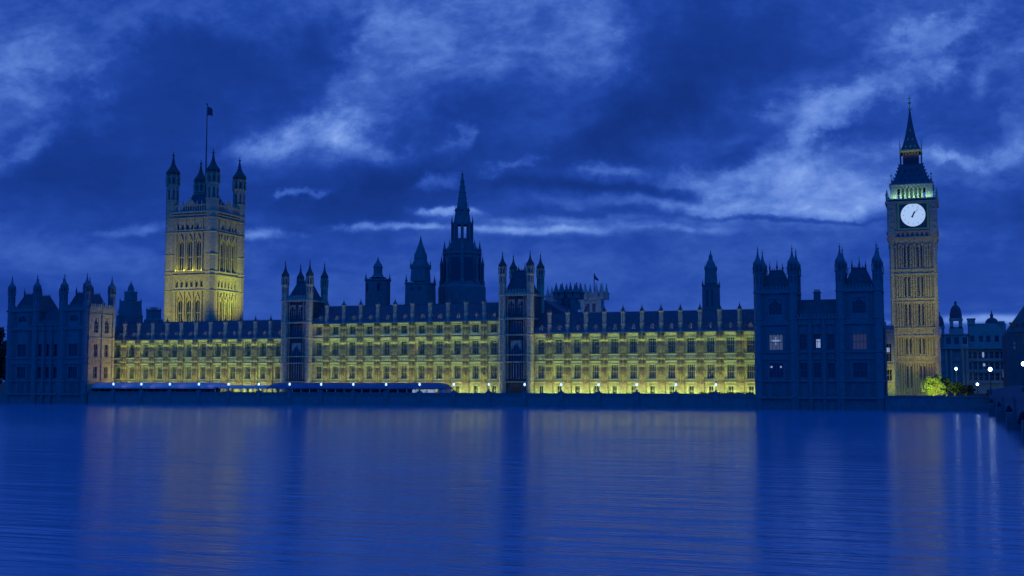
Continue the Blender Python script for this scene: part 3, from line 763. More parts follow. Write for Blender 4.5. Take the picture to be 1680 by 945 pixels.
# ------------------------------------------------------------------ clock tower
def clock_tower():
    Y = 60.0; cx = -7.95; hw = 6.25; hb = 6.5; hc = 6.85
    cy = Y + hw
    root = thing('clock_tower', (cx, cy, TER), 'tall amber-lit clock tower with a white dial and a green-lit belfry', 'clock tower')
    T = (cx, Y, 0.0)
    # shaft with slit windows and panelling, on two faces the photograph can see from the river
    stages = [(TER, 12.0), (13.9, 19.3), (22.1, 29.2), (30.6, 37.2), (39.0, 46.6)]
    slits = (-2.35, -1.35, 1.35, 2.35)
    for (T2, nm) in ((T, 'e'), ((cx+hw, cy, R(90)), 'n'), ((cx-hw, cy, R(-90)), 's')):
        m = M(T2); ops = []
        for i, (a, b) in enumerate(stages):
            for s in slits:
                if i == 0: ops.append((s-.19, s+.19, 4.8, 11.0))
                elif i == 1: ops.append((s-.19, s+.19, a+.6, b-.4))
                else: ops.append((s-.19, s+.19, a+.5, b-.4))
        wall_face(m, -hw, hw, TER, 47.2, ops, depth=.5); m.build('shaft_wall', 'stone', root)
        for a, b, c, d in ops:
            g = M(T2); g.face(((a,.45,c),(b,.45,c),(b,.45,d),(a,.45,d))); g.build('slit_window', 'glass', root)
        jt = M(T2)
        for k in (-5.3, -4.95, -4.25, -3.55, -2.85, -2.0, -1.0, -.35, .35, 1.0, 2.0, 2.85, 3.55, 4.25, 4.95, 5.3):
            for a, b in stages: jt.box(k-.085, k+.085, -.07, .02, a+.2, b-.2)
        jt.build('panel_joints', 'shade_stone', root)  # raised dark strips stand in for recessed slots
        p = M(T2)
        for k in (-4.6, -3.9, -3.2, -1.85, -.7, 0, .7, 1.85, 3.2, 3.9, 4.6):
            for a, b in stages: p.box(k-.10, k+.10, -.22, .02, a, b)
        for a, b in stages:
            for k in (-4.42, -3.72, -.5, .5, 3.72, 4.42):
                for j in range(int((b-a)/1.6)): p.box(k-.22, k+.22, -.14, .02, a+.5+j*1.6, a+.72+j*1.6)
        for z0, z1, pj in ((12.0, 12.5, .4), (13.4, 13.9, .4), (19.3, 19.9, .55), (21.6, 22.1, .5), (29.2, 29.6, .35), (30.2, 30.6, .35), (37.2, 37.7, .4), (38.5, 39.0, .4)):
            c = M(T2); c.box(-hw, hw, -pj, .03, z0, z1); c.build('string_course', 'stone', root)
        bnd = p
        for k in range(10):
            xx = -4.7 + k*1.044; bnd.box(xx-.16, xx+.16, -.26, .02, 19.9, 21.6); bnd.box(xx-.12, xx+.12, -.2, .02, 12.5, 13.4)
            bnd.box(xx-.3, xx+.3, -.5, .02, 45.2+.3*(k % 2), 46.0+.3*(k % 2))
        p.build('panelling', 'stone', root)
    m = M(); m.box(cx-hw+.51, cx+hw-.51, Y+.51, Y+2*hw-.51, TER, 47.4); m.build('core_wall', 'stone', root)
    for sx in (-1, 1):                     # corner buttresses, wider at the foot
        for sy in (0, 1):
            x = cx + sx*(hw-.45); y = Y + .45 + sy*(2*hw-.9)
            b = M(); b.lathe(x, y, [(.95, TER), (.95, 12), (.85, 12.3), (.85, 19), (1.1, 19.4), (1.1, 20), (.72, 22.4), (.72, 46.8), (1.05, 47.8)], 8); b.build('corner_buttress', 'stone', root)
            sq = M(); sq.box(x-1.05, x+1.05, y-1.05, y+1.05, TER, 8.0); sq.build('plinth', 'stone', root)
    # corbelled clock stage
    c = M(); c.frustum(cx-hw, cx+hw, Y, Y+2*hw, 46.4, cx-hc, cx+hc, Y-.6, Y+2*hw+.6, 48.0); c.box(cx-hc, cx+hc, Y-.6, Y+2*hw+.6, 48.0, 58.6); c.build('clock_stage', 'stone', root)
    fy = Y-.6
    for z0, z1, p, h in ((47.9, 48.3, .25, hc), (49.6, 50.0, .3, hc), (58.2, 58.7, .5, hc), (59.1, 59.5, .35, hc-.3)):
        c = M(); c.box(cx-h-p, cx+h+p, fy-p, Y+2*hw+.6+p, z0, z1); c.build('string_course', 'stone', root)
    bl = M()
    for k in range(9): bl.prism_xz([(cx-5.2+k*1.3-.42, 48.3), (cx-5.2+k*1.3+.42, 48.3), (cx-5.2+k*1.3+.42, 49.0), (cx-5.2+k*1.3, 49.55), (cx-5.2+k*1.3-.42, 49.0)], fy-.02, fy+.02)
    bl.build('blind_arcade', 'iron', root)
    for sx in (-1, 1):
        b = M(); b.box(cx+sx*5.75-.95, cx+sx*5.75+.95, fy-.35, fy+.1, 48.3, 58.2)
        for z in (50.4, 52.2, 54, 55.8, 57.2): b.box(cx+sx*5.75-.6, cx+sx*5.75+.6, fy-.48, fy-.3, z-.5, z+.5)
        b.build('clock_pilaster', 'stone', root)
    # dial
    dx, dz, dr = AX(1498, fy, 353), 54.55, 3.36
    fr = M()
    for x0, x1, z0, z1 in ((dx-4.3, dx-3.75, 50.3, 58.2), (dx+3.75, dx+4.3, 50.3, 58.2), (dx-3.75, dx+3.75, 50.3, 50.75), (dx-3.75, dx+3.75, 57.75, 58.2)): fr.box(x0, x1, fy-.32, fy+.02, z0, z1)
    fr.build('dial_frame', 'gilt', root)
    bk = M(); bk.box(dx-3.75, dx+3.75, fy-.12, fy+.02, 50.75, 57.75); bk.build('dial_back', 'iron', root)
    d = M(); n = 48
    d.prism_xz([(dx+dr*math.cos(2*math.pi*i/n), dz+dr*math.sin(2*math.pi*i/n)) for i in range(n)], fy-.2, fy-.1); dial = d.build('clock_dial', 'dial', root)
    rg = M()
    for i in range(n):
        a, b = 2*math.pi*i/n, 2*math.pi*(i+1)/n
        rg.prism_xz([(dx+k*math.cos(t), dz+k*math.sin(t)) for k, t in ((dr, a), (dr+.3, a), (dr+.3, b), (dr, b))], fy-.28, fy-.1)
    o = rg.build('dial_ring', 'iron', dial)
    tk = M()
    for i in range(12):
        a = math.pi/2 - 2*math.pi*i/12; c_, s_ = math.cos(a), math.sin(a)
        P = lambda r, t: (dx + r*c_ - t*s_, dz + r*s_ + t*c_)
        tk.prism_xz([P(2.45, -.06), P(2.8, -.06), P(2.8, .06), P(2.45, .06)], fy-.225, fy-.19)
    tk.build('hour_marks', 'gilt', dial)
    def hand(ang, ln, tail, w, yy):
        a = R(90-ang); c_, s_ = math.cos(a), math.sin(a); P = lambda r, t: (dx + r*c_ - t*s_, dz + r*s_ + t*c_)
        h = M(); h.prism_xz([P(-tail, -w*1.6), P(-tail*.6, -w), P(ln*.75, -w*.8), P(ln, 0), P(ln*.75, w*.8), P(-tail*.6, w), P(-tail, w*1.6)], yy-.04, yy); return h
    hand(24, 1.25, .75, .22, fy-.25).build('hour_hand', 'iron', dial); hand(40, 2.6, .8, .07, fy-.32).build('minute_hand', 'iron', dial)
    # belfry
    z0, z1, h = 59.5, 63.0, 5.85; y0, y1 = cy-h, cy+h
    co = M(); co.box(cx-3.2, cx+3.2, cy-3.2, cy+3.2, z0-.9, z1+.4); co.build('bell_chamber', 'dark_stone', root)
    fl = M(); fl.box(cx-h-.2, cx+h+.2, y0-.2, y1+.2, z0-.6, z0+.1); fl.build('belfry_floor', 'stone', root)
    cm = M(); cm.box(-.22, .22, -.25, .25, 0, z1-z0); cm.box(-.3, .3, -.33, .33, 0, .35); cm.box(-.3, .3, -.33, .33, z1-z0-.5, z1-z0-.2)
    col = cm.mesh('belfry_column', 'pale_stone')
    for k in range(8):
        xx = -4.1 + k*8.2/7
        for sy in (y0+.3, y1-.3): put('belfry_column', col, root, (cx+xx, sy, z0))
        for sx in (-h+.3, h-.3): put('belfry_column', col, root, (cx+sx, cy+xx, z0), R(90))
    for sx in (-1, 1):
        for sy in (-1, 1):
            b = M(); b.box(cx+sx*(h-.75)-.75, cx+sx*(h-.75)+.75, cy+sy*(h-.75)-.75, cy+sy*(h-.75)+.75, z0, z1+.2); b.build('corner_pier', 'pale_stone', root)
            t = M(); px_, py_ = cx+sx*(hc-.1), cy+sy*(hc-.1)
            t.lathe(px_, py_, [(.38, 58.6), (.38, 60.4), (.5, 60.6), (0, 62.6)], 8); t.build('corner_pinnacle', 'stone', root)
            v = M(); v.tube((cx+sx*5.5, cy+sy*5.5, 63.2), (cx+sx*5.5, cy+sy*5.5, 67.6), .09, .05); v.lathe(cx+sx*5.5, cy+sy*5.5, [(.05,66.2),(.3,66.5),(.05,66.8)], 6); v.build('finial', 'iron', root)
    ar = M()                               # arches over the columns
    for k in range(7):
        a = cx-4.1+k*8.2/7; b = a+8.2/7
        for y_ in (y0+.06, y1-.5): ar.prism_xz([(a, z1+.02), (a, z1-.75), (a+.3, z1-.3), ((a+b)/2, z1-.1), (b-.3, z1-.3), (b, z1-.75), (b, z1+.02)], y_, y_+.44)
    ar.build('belfry_arches', 'pale_stone', root)
    hd = M(); hd.box(cx-h-.1, cx+h+.1, y0-.1, y1+.1, z1+.0, z1+.45); hd.box(cx-h-.35, cx+h+.35, y0-.35, y1+.35, z1+.45, z1+.75); hd.build('belfry_cornice', 'pale_stone', root)
    area_strip(cx-5.4, cx+5.4, y0-1.1, z0+.35, 40, 240, GREEN, .3)
    for sx in (-3.9, -1.3, 1.3, 3.9): spot((cx+sx, y0+1.2, z0+.3), (cx+sx, y0+2.2, z1), 40, GREEN, 150)
    # roofs
    r = M(); zz = z1+.75
    prof = [(h+.2, zz), (5.0, zz+1.2), (4.3, zz+2.8), (3.7, zz+4.6), (3.35, zz+6.0)]
    r.lathe(cx, cy, prof, 4, math.pi/4); rf = r.build('roof', 'slate', root)
    dm = M()
    for row, (rr, z, n) in enumerate(((5.0, zz+1.2, 5), (4.3, zz+2.7, 4), (3.8, zz+4.3, 3))):
        for k in range(n):
            xx = cx + (k-(n-1)/2)*1.55; dm.prism_xz([(xx-.28, z-.4), (xx+.28, z-.4), (xx+.28, z+.2), (xx, z+.75), (xx-.28, z+.2)], cy-rr-.25, cy-rr+.7)
    dm.build('roof_lucarnes', 'iron', rf)
    for sx in (-1, 1):                     # crockets down the hips
        k = M()
        for i in range(7):
            t = i/6; rr = h*(1-t)+3.35*t-.25*math.sin(t*math.pi); k.lathe(cx+sx*rr, cy-rr, [(.16, zz+t*6), (.2, zz+.25+t*6), (0, zz+.6+t*6)], 4)
        k.build('crockets', 'iron', rf)
    zl0, zl1 = zz+6.0, 73.7
    l = M(); l.box(cx-3.3, cx+3.3, cy-3.3, cy+3.3, zl0-.1, zl0+.35); l.box(cx-2.2, cx+2.2, cy-2.2, cy+2.2, zl0, zl1); l.build('lantern_core', 'iron', root)
    lc = M(); lc.box(-.13,.13,-.13,.13,0,zl1-zl0); lcm = lc.mesh('lantern_column', 'iron')
    for k in range(8):
        xx = -2.9+k*5.8/7
        for sy in (-2.9, 2.9): put('lantern_column', lcm, root, (cx+xx, cy+sy, zl0))
        if 0 < k < 7:
            for sx in (-2.9, 2.9): put('lantern_column', lcm, root, (cx+sx, cy+xx, zl0))
    hd = M(); hd.box(cx-3.15, cx+3.15, cy-3.15, cy+3.15, zl1, zl1+.55); hd.box(cx-2.9, cx+2.9, cy-2.9, cy+2.9, zl1+.55, zl1+.9); hd.build('lantern_cornice', 'gilt', root)
    area_strip(cx-2.8, cx+2.8, cy-3.9, zl1-.6, 40, 22, (1, .85, .25), .15)
    sp_ = M(); zb = zl1+.9
    sp_.lathe(cx, cy, [(2.75, zb), (2.25, zb+1.2), (1.75, zb+2.8), (1.3, zb+4.8), (.9, zb+7.0), (.5, zb+9.6), (.2, zb+11.9), (.16, zb+12.2)], 4, math.pi/4); s = sp_.build('spire', 'slate', root)
    dm = M()
    for rr, z, n in ((2.4, zb+.8, 3), (1.65, zb+3.2, 2), (1.1, zb+5.9, 1)):
        for k in range(n):
            xx = cx+(k-(n-1)/2)*1.3; dm.prism_xz([(xx-.2, z-.3), (xx+.2, z-.3), (xx, z+.65)], cy-rr-.12, cy-rr+.6)
    dm.build('spire_lucarnes', 'gilt', s)
    f = M(); zt = zb+12.1
    f.lathe(cx, cy, [(.16, zt), (.45, zt+.25), (.45, zt+.5), (.12, zt+.7), (.1, zt+1.9), (.4, zt+2.1), (.42, zt+2.35), (.1, zt+2.6), (.06, zt+4.4), (0, zt+4.9)], 8)
    f.box(cx-.55, cx+.55, cy-.06, cy+.06, zt+3.5, zt+3.7); f.build('finial', 'gilt', root)
    for sx in (-1, 1):
        for sy in (-1, 1):
            v = M(); v.tube((cx+sx*3.0, cy+sy*3.0, zl1-2), (cx+sx*3.0, cy+sy*3.0, zl1+3.6), .11, .05); v.build('finial', 'iron', root)
    # lamps at the foot and on the neighbouring roof
    spot((cx-7, Y-26, 9), (cx-1, Y, 33), 9500, (1, .74, .04), 58)
    spot((cx+8, Y-24, 4), (cx+2, Y, 20), 7000, (1, .70, .04), 55)
    spot((cx+14, Y-20, 5), (cx, Y, 44), 10500, (1, .84, .04), 38)
    spot((cx+1, Y-7, 3.6), (cx+1.5, Y, 19), 700, (1, .9, .1), 60)
clock_tower()

# low lit building between the block and the clock tower
def link_building():
    Y = 30.0; x0, x1 = AX(1440, Y), AX(1467, Y)
    root = thing('link_building', ((x0+x1)/2, Y+5, TER), 'low lit stone building squeezed between dark block and clock tower', 'building')
    T = (0, Y, 0.0); cx = AX(1457, Y); zt = AZ(1457, 541, Y)
    m = M(T); ops = [(cx-.9, cx+.9, 6.9, 9.8), (cx-.9, cx+.9, 12.0, 16.6)]
    wall_face(m, x0, x1, TER, zt, ops); m.box(x0, x1, .46, 10, TER, zt); m.build('wall', 'stone', root)
    window(root, T, cx, 6.9, 1.8, 2.9, 3, .5); window(root, T, cx, 12.0, 1.8, 4.6, 3, .45, False, glass='glass')
    g = M(); g.box(cx-.5, cx+.5, Y+.3, Y+.36, 14.4, 15.6); g.build('lit_pane', 'lit_window', root)
    for z in (5.9, 11.0, zt-.4): c = M(); c.box(x0, x1, Y-.35, Y+.02, z, z+.35); c.build('string_course', 'stone', root)
    r = M(); r.prism_yz([(Y+.2, zt), (Y+4, AZ(1457, 533, Y)), (Y+9.5, zt)], x0, x1); r.build('roof', 'slate', root)
    spot((cx+1.5, Y-9, 3.6), (cx, Y, 11), 1100, SODIUM, 70)
    spot((cx, Y-3, 3.4), (cx, Y, 5.5), 120, YELLOW, 90)
link_building()

# ------------------------------------------------------------------ spires behind the roofs
def spire_tower():
    Y = 45.0; cx, _ = at(758, 480, Y); q = lambda py: AZ(758, py, Y); k = 1/5.23   # metres per half-pixel width
    root = thing('spire_tower', (cx, Y, 15), 'tall octagonal lantern tower with a needle spire behind the middle wing', 'tower')
    w = lambda px: px*k
    m = M(); m.lathe(cx, Y, [(w(36), 15), (w(36), q(472)), (w(34), q(469)), (w(29), q(466)), (w(28), q(463)), (w(28), q(420)), (w(30), q(418)), (w(30), q(415))], 8); m.build('drum', 'dark_stone', root)
    for i in range(8):
        a = i*math.pi/4
        t = (cx + w(28)*math.sin(a), Y - w(28)*math.cos(a), -a)
        wz0, wz1 = q(462), q(424); 
        g = M((cx + w(28.3)*math.sin(a), Y - w(28.3)*math.cos(a), a)); g.box(-1.5, 1.5, -.02, .02, wz0, wz1); g.build('window', 'glass', root)
        b = a + math.pi/8; bx, by = cx + w(34)*math.sin(b), Y - w(34)*math.cos(b)
        p = M(); p.lathe(bx, by, [(.62, 15), (.62, q(462)), (.42, q(460)), (.42, q(436)), (.55, q(435)), (.3, q(430)), (.05, q(421)), (0, q(418))], 8); p.build('pinnacle', 'dark_stone', root)
        bx, by = cx + w(29)*math.sin(b), Y - w(29)*math.cos(b)
        p = M(); p.lathe(bx, by, [(.5, q(462)), (.5, q(412)), (.6, q(411)), (.3, q(406)), (0, q(394))], 8); p.build('pinnacle', 'dark_stone', root)
    m = M(); m.lathe(cx, Y, [(w(29), q(415)), (w(25), q(410)), (w(19), q(401)), (w(15), q(394)), (w(14), q(393.5))], 8); m.build('skirt_roof', 'slate', root)
    m = M(); m.lathe(cx, Y, [(w(14), q(395)), (w(14), q(392))], 8); m.build('lantern_sill', 'dark_stone', root)
    for i in range(8):                      # open lantern: eight posts, sky shows between
        b = i*math.pi/4 + math.pi/8; bx, by = cx + w(13.2)*math.sin(b), Y - w(13.2)*math.cos(b)
        p = M(); p.lathe(bx, by, [(.42, q(393)), (.42, q(369))], 6); p.build('lantern_post', 'dark_stone', root)
        bx, by = cx + w(17)*math.sin(b), Y - w(17)*math.cos(b)
        p = M(); p.lathe(bx, by, [(.24, q(402)), (.24, q(368)), (.3, q(367)), (0, q(353))], 6); p.build('pinnacle', 'dark_stone', root)
        p = M(); p.tube((bx, by, q(375)), (cx + w(13)*math.sin(b), Y - w(13)*math.cos(b), q(368)), .14); p.build('flying_strut', 'dark_stone', root)
    m = M(); m.lathe(cx, Y, [(w(14.5), q(370)), (w(14.5), q(367)), (w(12), q(361)), (w(11), q(356)), (w(11), q(347)), (w(12), q(346)), (w(12), q(344))], 8); m.build('lantern_head', 'dark_stone', root)
    for i in range(8):
        b = i*math.pi/4 + math.pi/8; bx, by = cx + w(10.5)*math.sin(b), Y - w(10.5)*math.cos(b)
        p = M(); spike(p, bx, by, q(347), q(336), .16); p.build('pinnacle', 'dark_stone', root)
    m = M(); m.lathe(cx, Y, [(w(9), q(345)), (w(6.6), q(328)), (w(4), q(308)), (w(1.6), q(290)), (w(1), q(287))], 8); s = m.build('spire', 'dark_stone', root)
    c = M()
    for i in range(8):
        b = i*math.pi/4 + math.pi/8
        for j in range(6):
            t = j/6; rr = w(9*(1-t)+1.6*t); c.lathe(cx+rr*math.sin(b), Y-rr*math.cos(b), [(.1, q(345-55*t)), (.16, q(343.5-55*t)), (0, q(341.5-55*t))], 4)
    c.build('crockets', 'dark_stone', s)
    f = M(); f.lathe(cx, Y, [(.18, q(288)), (.4, q(286.5)), (.1, q(285)), (.06, q(280)), (0, q(277))], 6); f.build('finial', 'iron', root)
spire_tower()

def vent_tower(px, Y, prof, label, n=4, pins=(), wins=(), cap='dark_stone', name='ventilation_tower', cat='tower'):
    """stepped tower behind the roofs; prof = (half-width px, y px) from the foot up"""
    cx = AX(px, Y, 480); sc = (AX(px+50, Y, 480) - AX(px-50, Y, 480))/100
    q = lambda py: AZ(px, py, Y)
    root = thing(name, (cx, Y, 12), label, cat, 'towers rising behind the palace roofs')
    rot = R(45)
    body = [p for p in prof if p[2] == 'b']; spire = [p for p in prof if p[2] == 's']
    m = M(); m.lathe(cx, Y, [(body[0][0]*sc, 12)] + [(a*sc, q(b)) for a, b, _ in body], n, rot if n == 4 else None); m.build('shaft', 'dark_stone', root)
    if spire:
        s = M(); s.lathe(cx, Y, [(max(a*sc, 0), q(b)) for a, b, _ in spire], n if n == 8 else 4, rot if n == 4 else None); s.build('spire', cap, root)
    for hw, y0, y1, r in pins:
        for sx in (-1, 1):
            for sy in (-1, 1):
                p = M(); spike(p, cx+sx*hw*sc, Y+sy*hw*sc, q(y0), q(y1), r); p.build('pinnacle', 'dark_stone', root)
    for hw, dx, y0, y1, ww in wins:
        for k in (-dx, dx) if dx else (0,):
            g = M(); g.box(cx+(k-ww/2)*sc, cx+(k+ww/2)*sc, Y-hw*sc-.03, Y-hw*sc+.02, q(y0), q(y1)); g.build('window', 'glass', root)
    return root
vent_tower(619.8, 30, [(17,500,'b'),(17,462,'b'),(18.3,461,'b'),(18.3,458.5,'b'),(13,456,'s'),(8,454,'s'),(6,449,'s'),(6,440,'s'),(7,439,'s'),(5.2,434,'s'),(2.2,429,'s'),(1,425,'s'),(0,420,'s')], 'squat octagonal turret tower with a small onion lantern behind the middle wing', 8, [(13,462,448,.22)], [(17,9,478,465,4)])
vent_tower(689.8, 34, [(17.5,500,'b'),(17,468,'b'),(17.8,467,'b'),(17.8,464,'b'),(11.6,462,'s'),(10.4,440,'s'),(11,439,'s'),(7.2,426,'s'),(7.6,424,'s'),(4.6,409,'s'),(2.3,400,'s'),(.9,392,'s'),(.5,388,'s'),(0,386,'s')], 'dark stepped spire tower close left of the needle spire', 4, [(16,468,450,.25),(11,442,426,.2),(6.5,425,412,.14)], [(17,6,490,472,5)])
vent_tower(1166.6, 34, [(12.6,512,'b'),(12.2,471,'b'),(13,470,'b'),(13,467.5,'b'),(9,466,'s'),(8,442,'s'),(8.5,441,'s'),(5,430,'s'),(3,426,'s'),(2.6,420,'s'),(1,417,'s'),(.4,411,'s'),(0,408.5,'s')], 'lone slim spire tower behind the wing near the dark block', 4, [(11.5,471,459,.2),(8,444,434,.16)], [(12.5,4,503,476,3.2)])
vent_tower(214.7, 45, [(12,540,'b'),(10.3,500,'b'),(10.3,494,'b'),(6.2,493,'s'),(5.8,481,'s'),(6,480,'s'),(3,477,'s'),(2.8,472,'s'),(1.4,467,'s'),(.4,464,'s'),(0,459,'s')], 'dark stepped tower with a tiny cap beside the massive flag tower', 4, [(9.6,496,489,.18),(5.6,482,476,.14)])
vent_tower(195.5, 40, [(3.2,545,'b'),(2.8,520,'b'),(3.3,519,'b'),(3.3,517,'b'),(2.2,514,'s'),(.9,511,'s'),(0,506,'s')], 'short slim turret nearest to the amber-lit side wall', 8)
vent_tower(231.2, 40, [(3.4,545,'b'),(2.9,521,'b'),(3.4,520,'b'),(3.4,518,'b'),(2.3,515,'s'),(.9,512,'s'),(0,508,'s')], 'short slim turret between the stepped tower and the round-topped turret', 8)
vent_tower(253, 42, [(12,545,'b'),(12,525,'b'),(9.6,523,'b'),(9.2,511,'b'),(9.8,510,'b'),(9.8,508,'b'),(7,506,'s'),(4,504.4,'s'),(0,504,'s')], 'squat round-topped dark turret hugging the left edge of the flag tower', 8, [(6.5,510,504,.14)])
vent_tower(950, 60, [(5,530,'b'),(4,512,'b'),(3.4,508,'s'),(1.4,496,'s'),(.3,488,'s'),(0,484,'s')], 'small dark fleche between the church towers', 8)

# ------------------------------------------------------------------ church towers further back
def church_tower(label, pa, pb, ptop, Y, mt, pins, flag=False):
    x0, x1 = AX(pa, Y, 500), AX(pb, Y, 500); pc = (pa+pb)/2; q = lambda py: AZ(pc, py, Y); w = x1-x0
    root = thing('church_tower', ((x0+x1)/2, Y+w/2, TER), label, 'church tower', 'church towers beyond the palace')
    m = M(); m.box(x0, x1, Y, Y+w, TER, q(ptop)); m.build('wall', mt, root)
    for z in (ptop+1, ptop+9): c = M(); c.box(x0-.4, x1+.4, Y-.4, Y+w+.4, q(z+1), q(z)); c.build('string_course', mt, root)
    T = (0, Y, 0)
    for s in (.32, .68): g = M(); g.box(x0+w*s-.8, x0+w*s+.8, Y-.05, Y+.02, q(ptop+27), q(ptop+13)); g.build('louvre', 'iron', root)
    p = M(); crenels(p, x0, x1, Y-.2, Y+.3, q(ptop), 1.6, 1.6); p.build('parapet', mt, root)
    for fx in (0, 1):
        b = M(); b.box(x0+fx*w-1.1, x0+fx*w+1.1, Y-.7, Y+.6, TER, q(ptop+2)); b.build('buttress', mt, root)
        for fy in (0, 1):
            for e in pins:
                p = M(); spike(p, x0+fx*w+e, Y+fy*w, q(ptop+6), q(ptop-17-3*abs(e)), .95); p.build('pinnacle', mt, root)
    if flag:
        xx, _ = at(971, 480, Y)
        f = M(); f.lathe(xx, Y+w/2, [(.25, q(ptop)), (.14, q(447))], 6); f.build('flagpole', 'iron', root)
        f = M(); a = AX(978, Y, 450); h0, h1 = q(446.5), q(453)
        pts = [(0, h0, h0-3.0), (.35, h0-1.6, h0-3.4), (.7, h0-2.5, h0-3.7), (1, h0-3.2, h0-3.9)]
        for (t0, a0, b0), (t1, a1, b1) in zip(pts, pts[1:]):
            f.face(((xx+(a-xx)*t0, Y+w/2, b0), (xx+(a-xx)*t1, Y+w/2+.3, b1), (xx+(a-xx)*t1, Y+w/2+.3, a1), (xx+(a-xx)*t0, Y+w/2, a0)))
        f.build('flag', 'flag_cloth', root)
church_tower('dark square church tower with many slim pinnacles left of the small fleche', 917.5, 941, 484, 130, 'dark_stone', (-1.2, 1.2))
church_tower('pale church tower half hidden by the dark pinnacled one', 902, 925, 490, 240, 'pale_stone', (-1.0, 1.0))
church_tower('pale floodlit church tower flying a flag', 956, 983, 485, 240, 'pale_stone', (-1.4, 1.4), True)
xx, zz = at(968, 505, 215)
spot((xx, 212, 22), (xx, 240, 44), 5000, (.5, .65, 1.0), 60)
xx, zz = at(906, 505, 212)
spot((xx, 212, 22), (xx, 240, 44), 3500, (.5, .65, 1.0), 60)
ch = thing('church_roof', (AX(905, 110), 110, TER), 'dark gabled church roof beside the right small river tower', 'church')
m = M(); xa, z1 = at(878, 496, 110); xb, z2 = at(915, 512, 110); z0 = AZ(900, 530, 110)
m.box(xa-14, xb+8, 110, 130, TER, z0); m.build('wall', 'dark_stone', ch)
m = M(); m.prism_xz([(xa-14, z0), (xb+8, z0), (xa+3, z1+1)], 110, 130); m.build('roof', 'slate', ch)

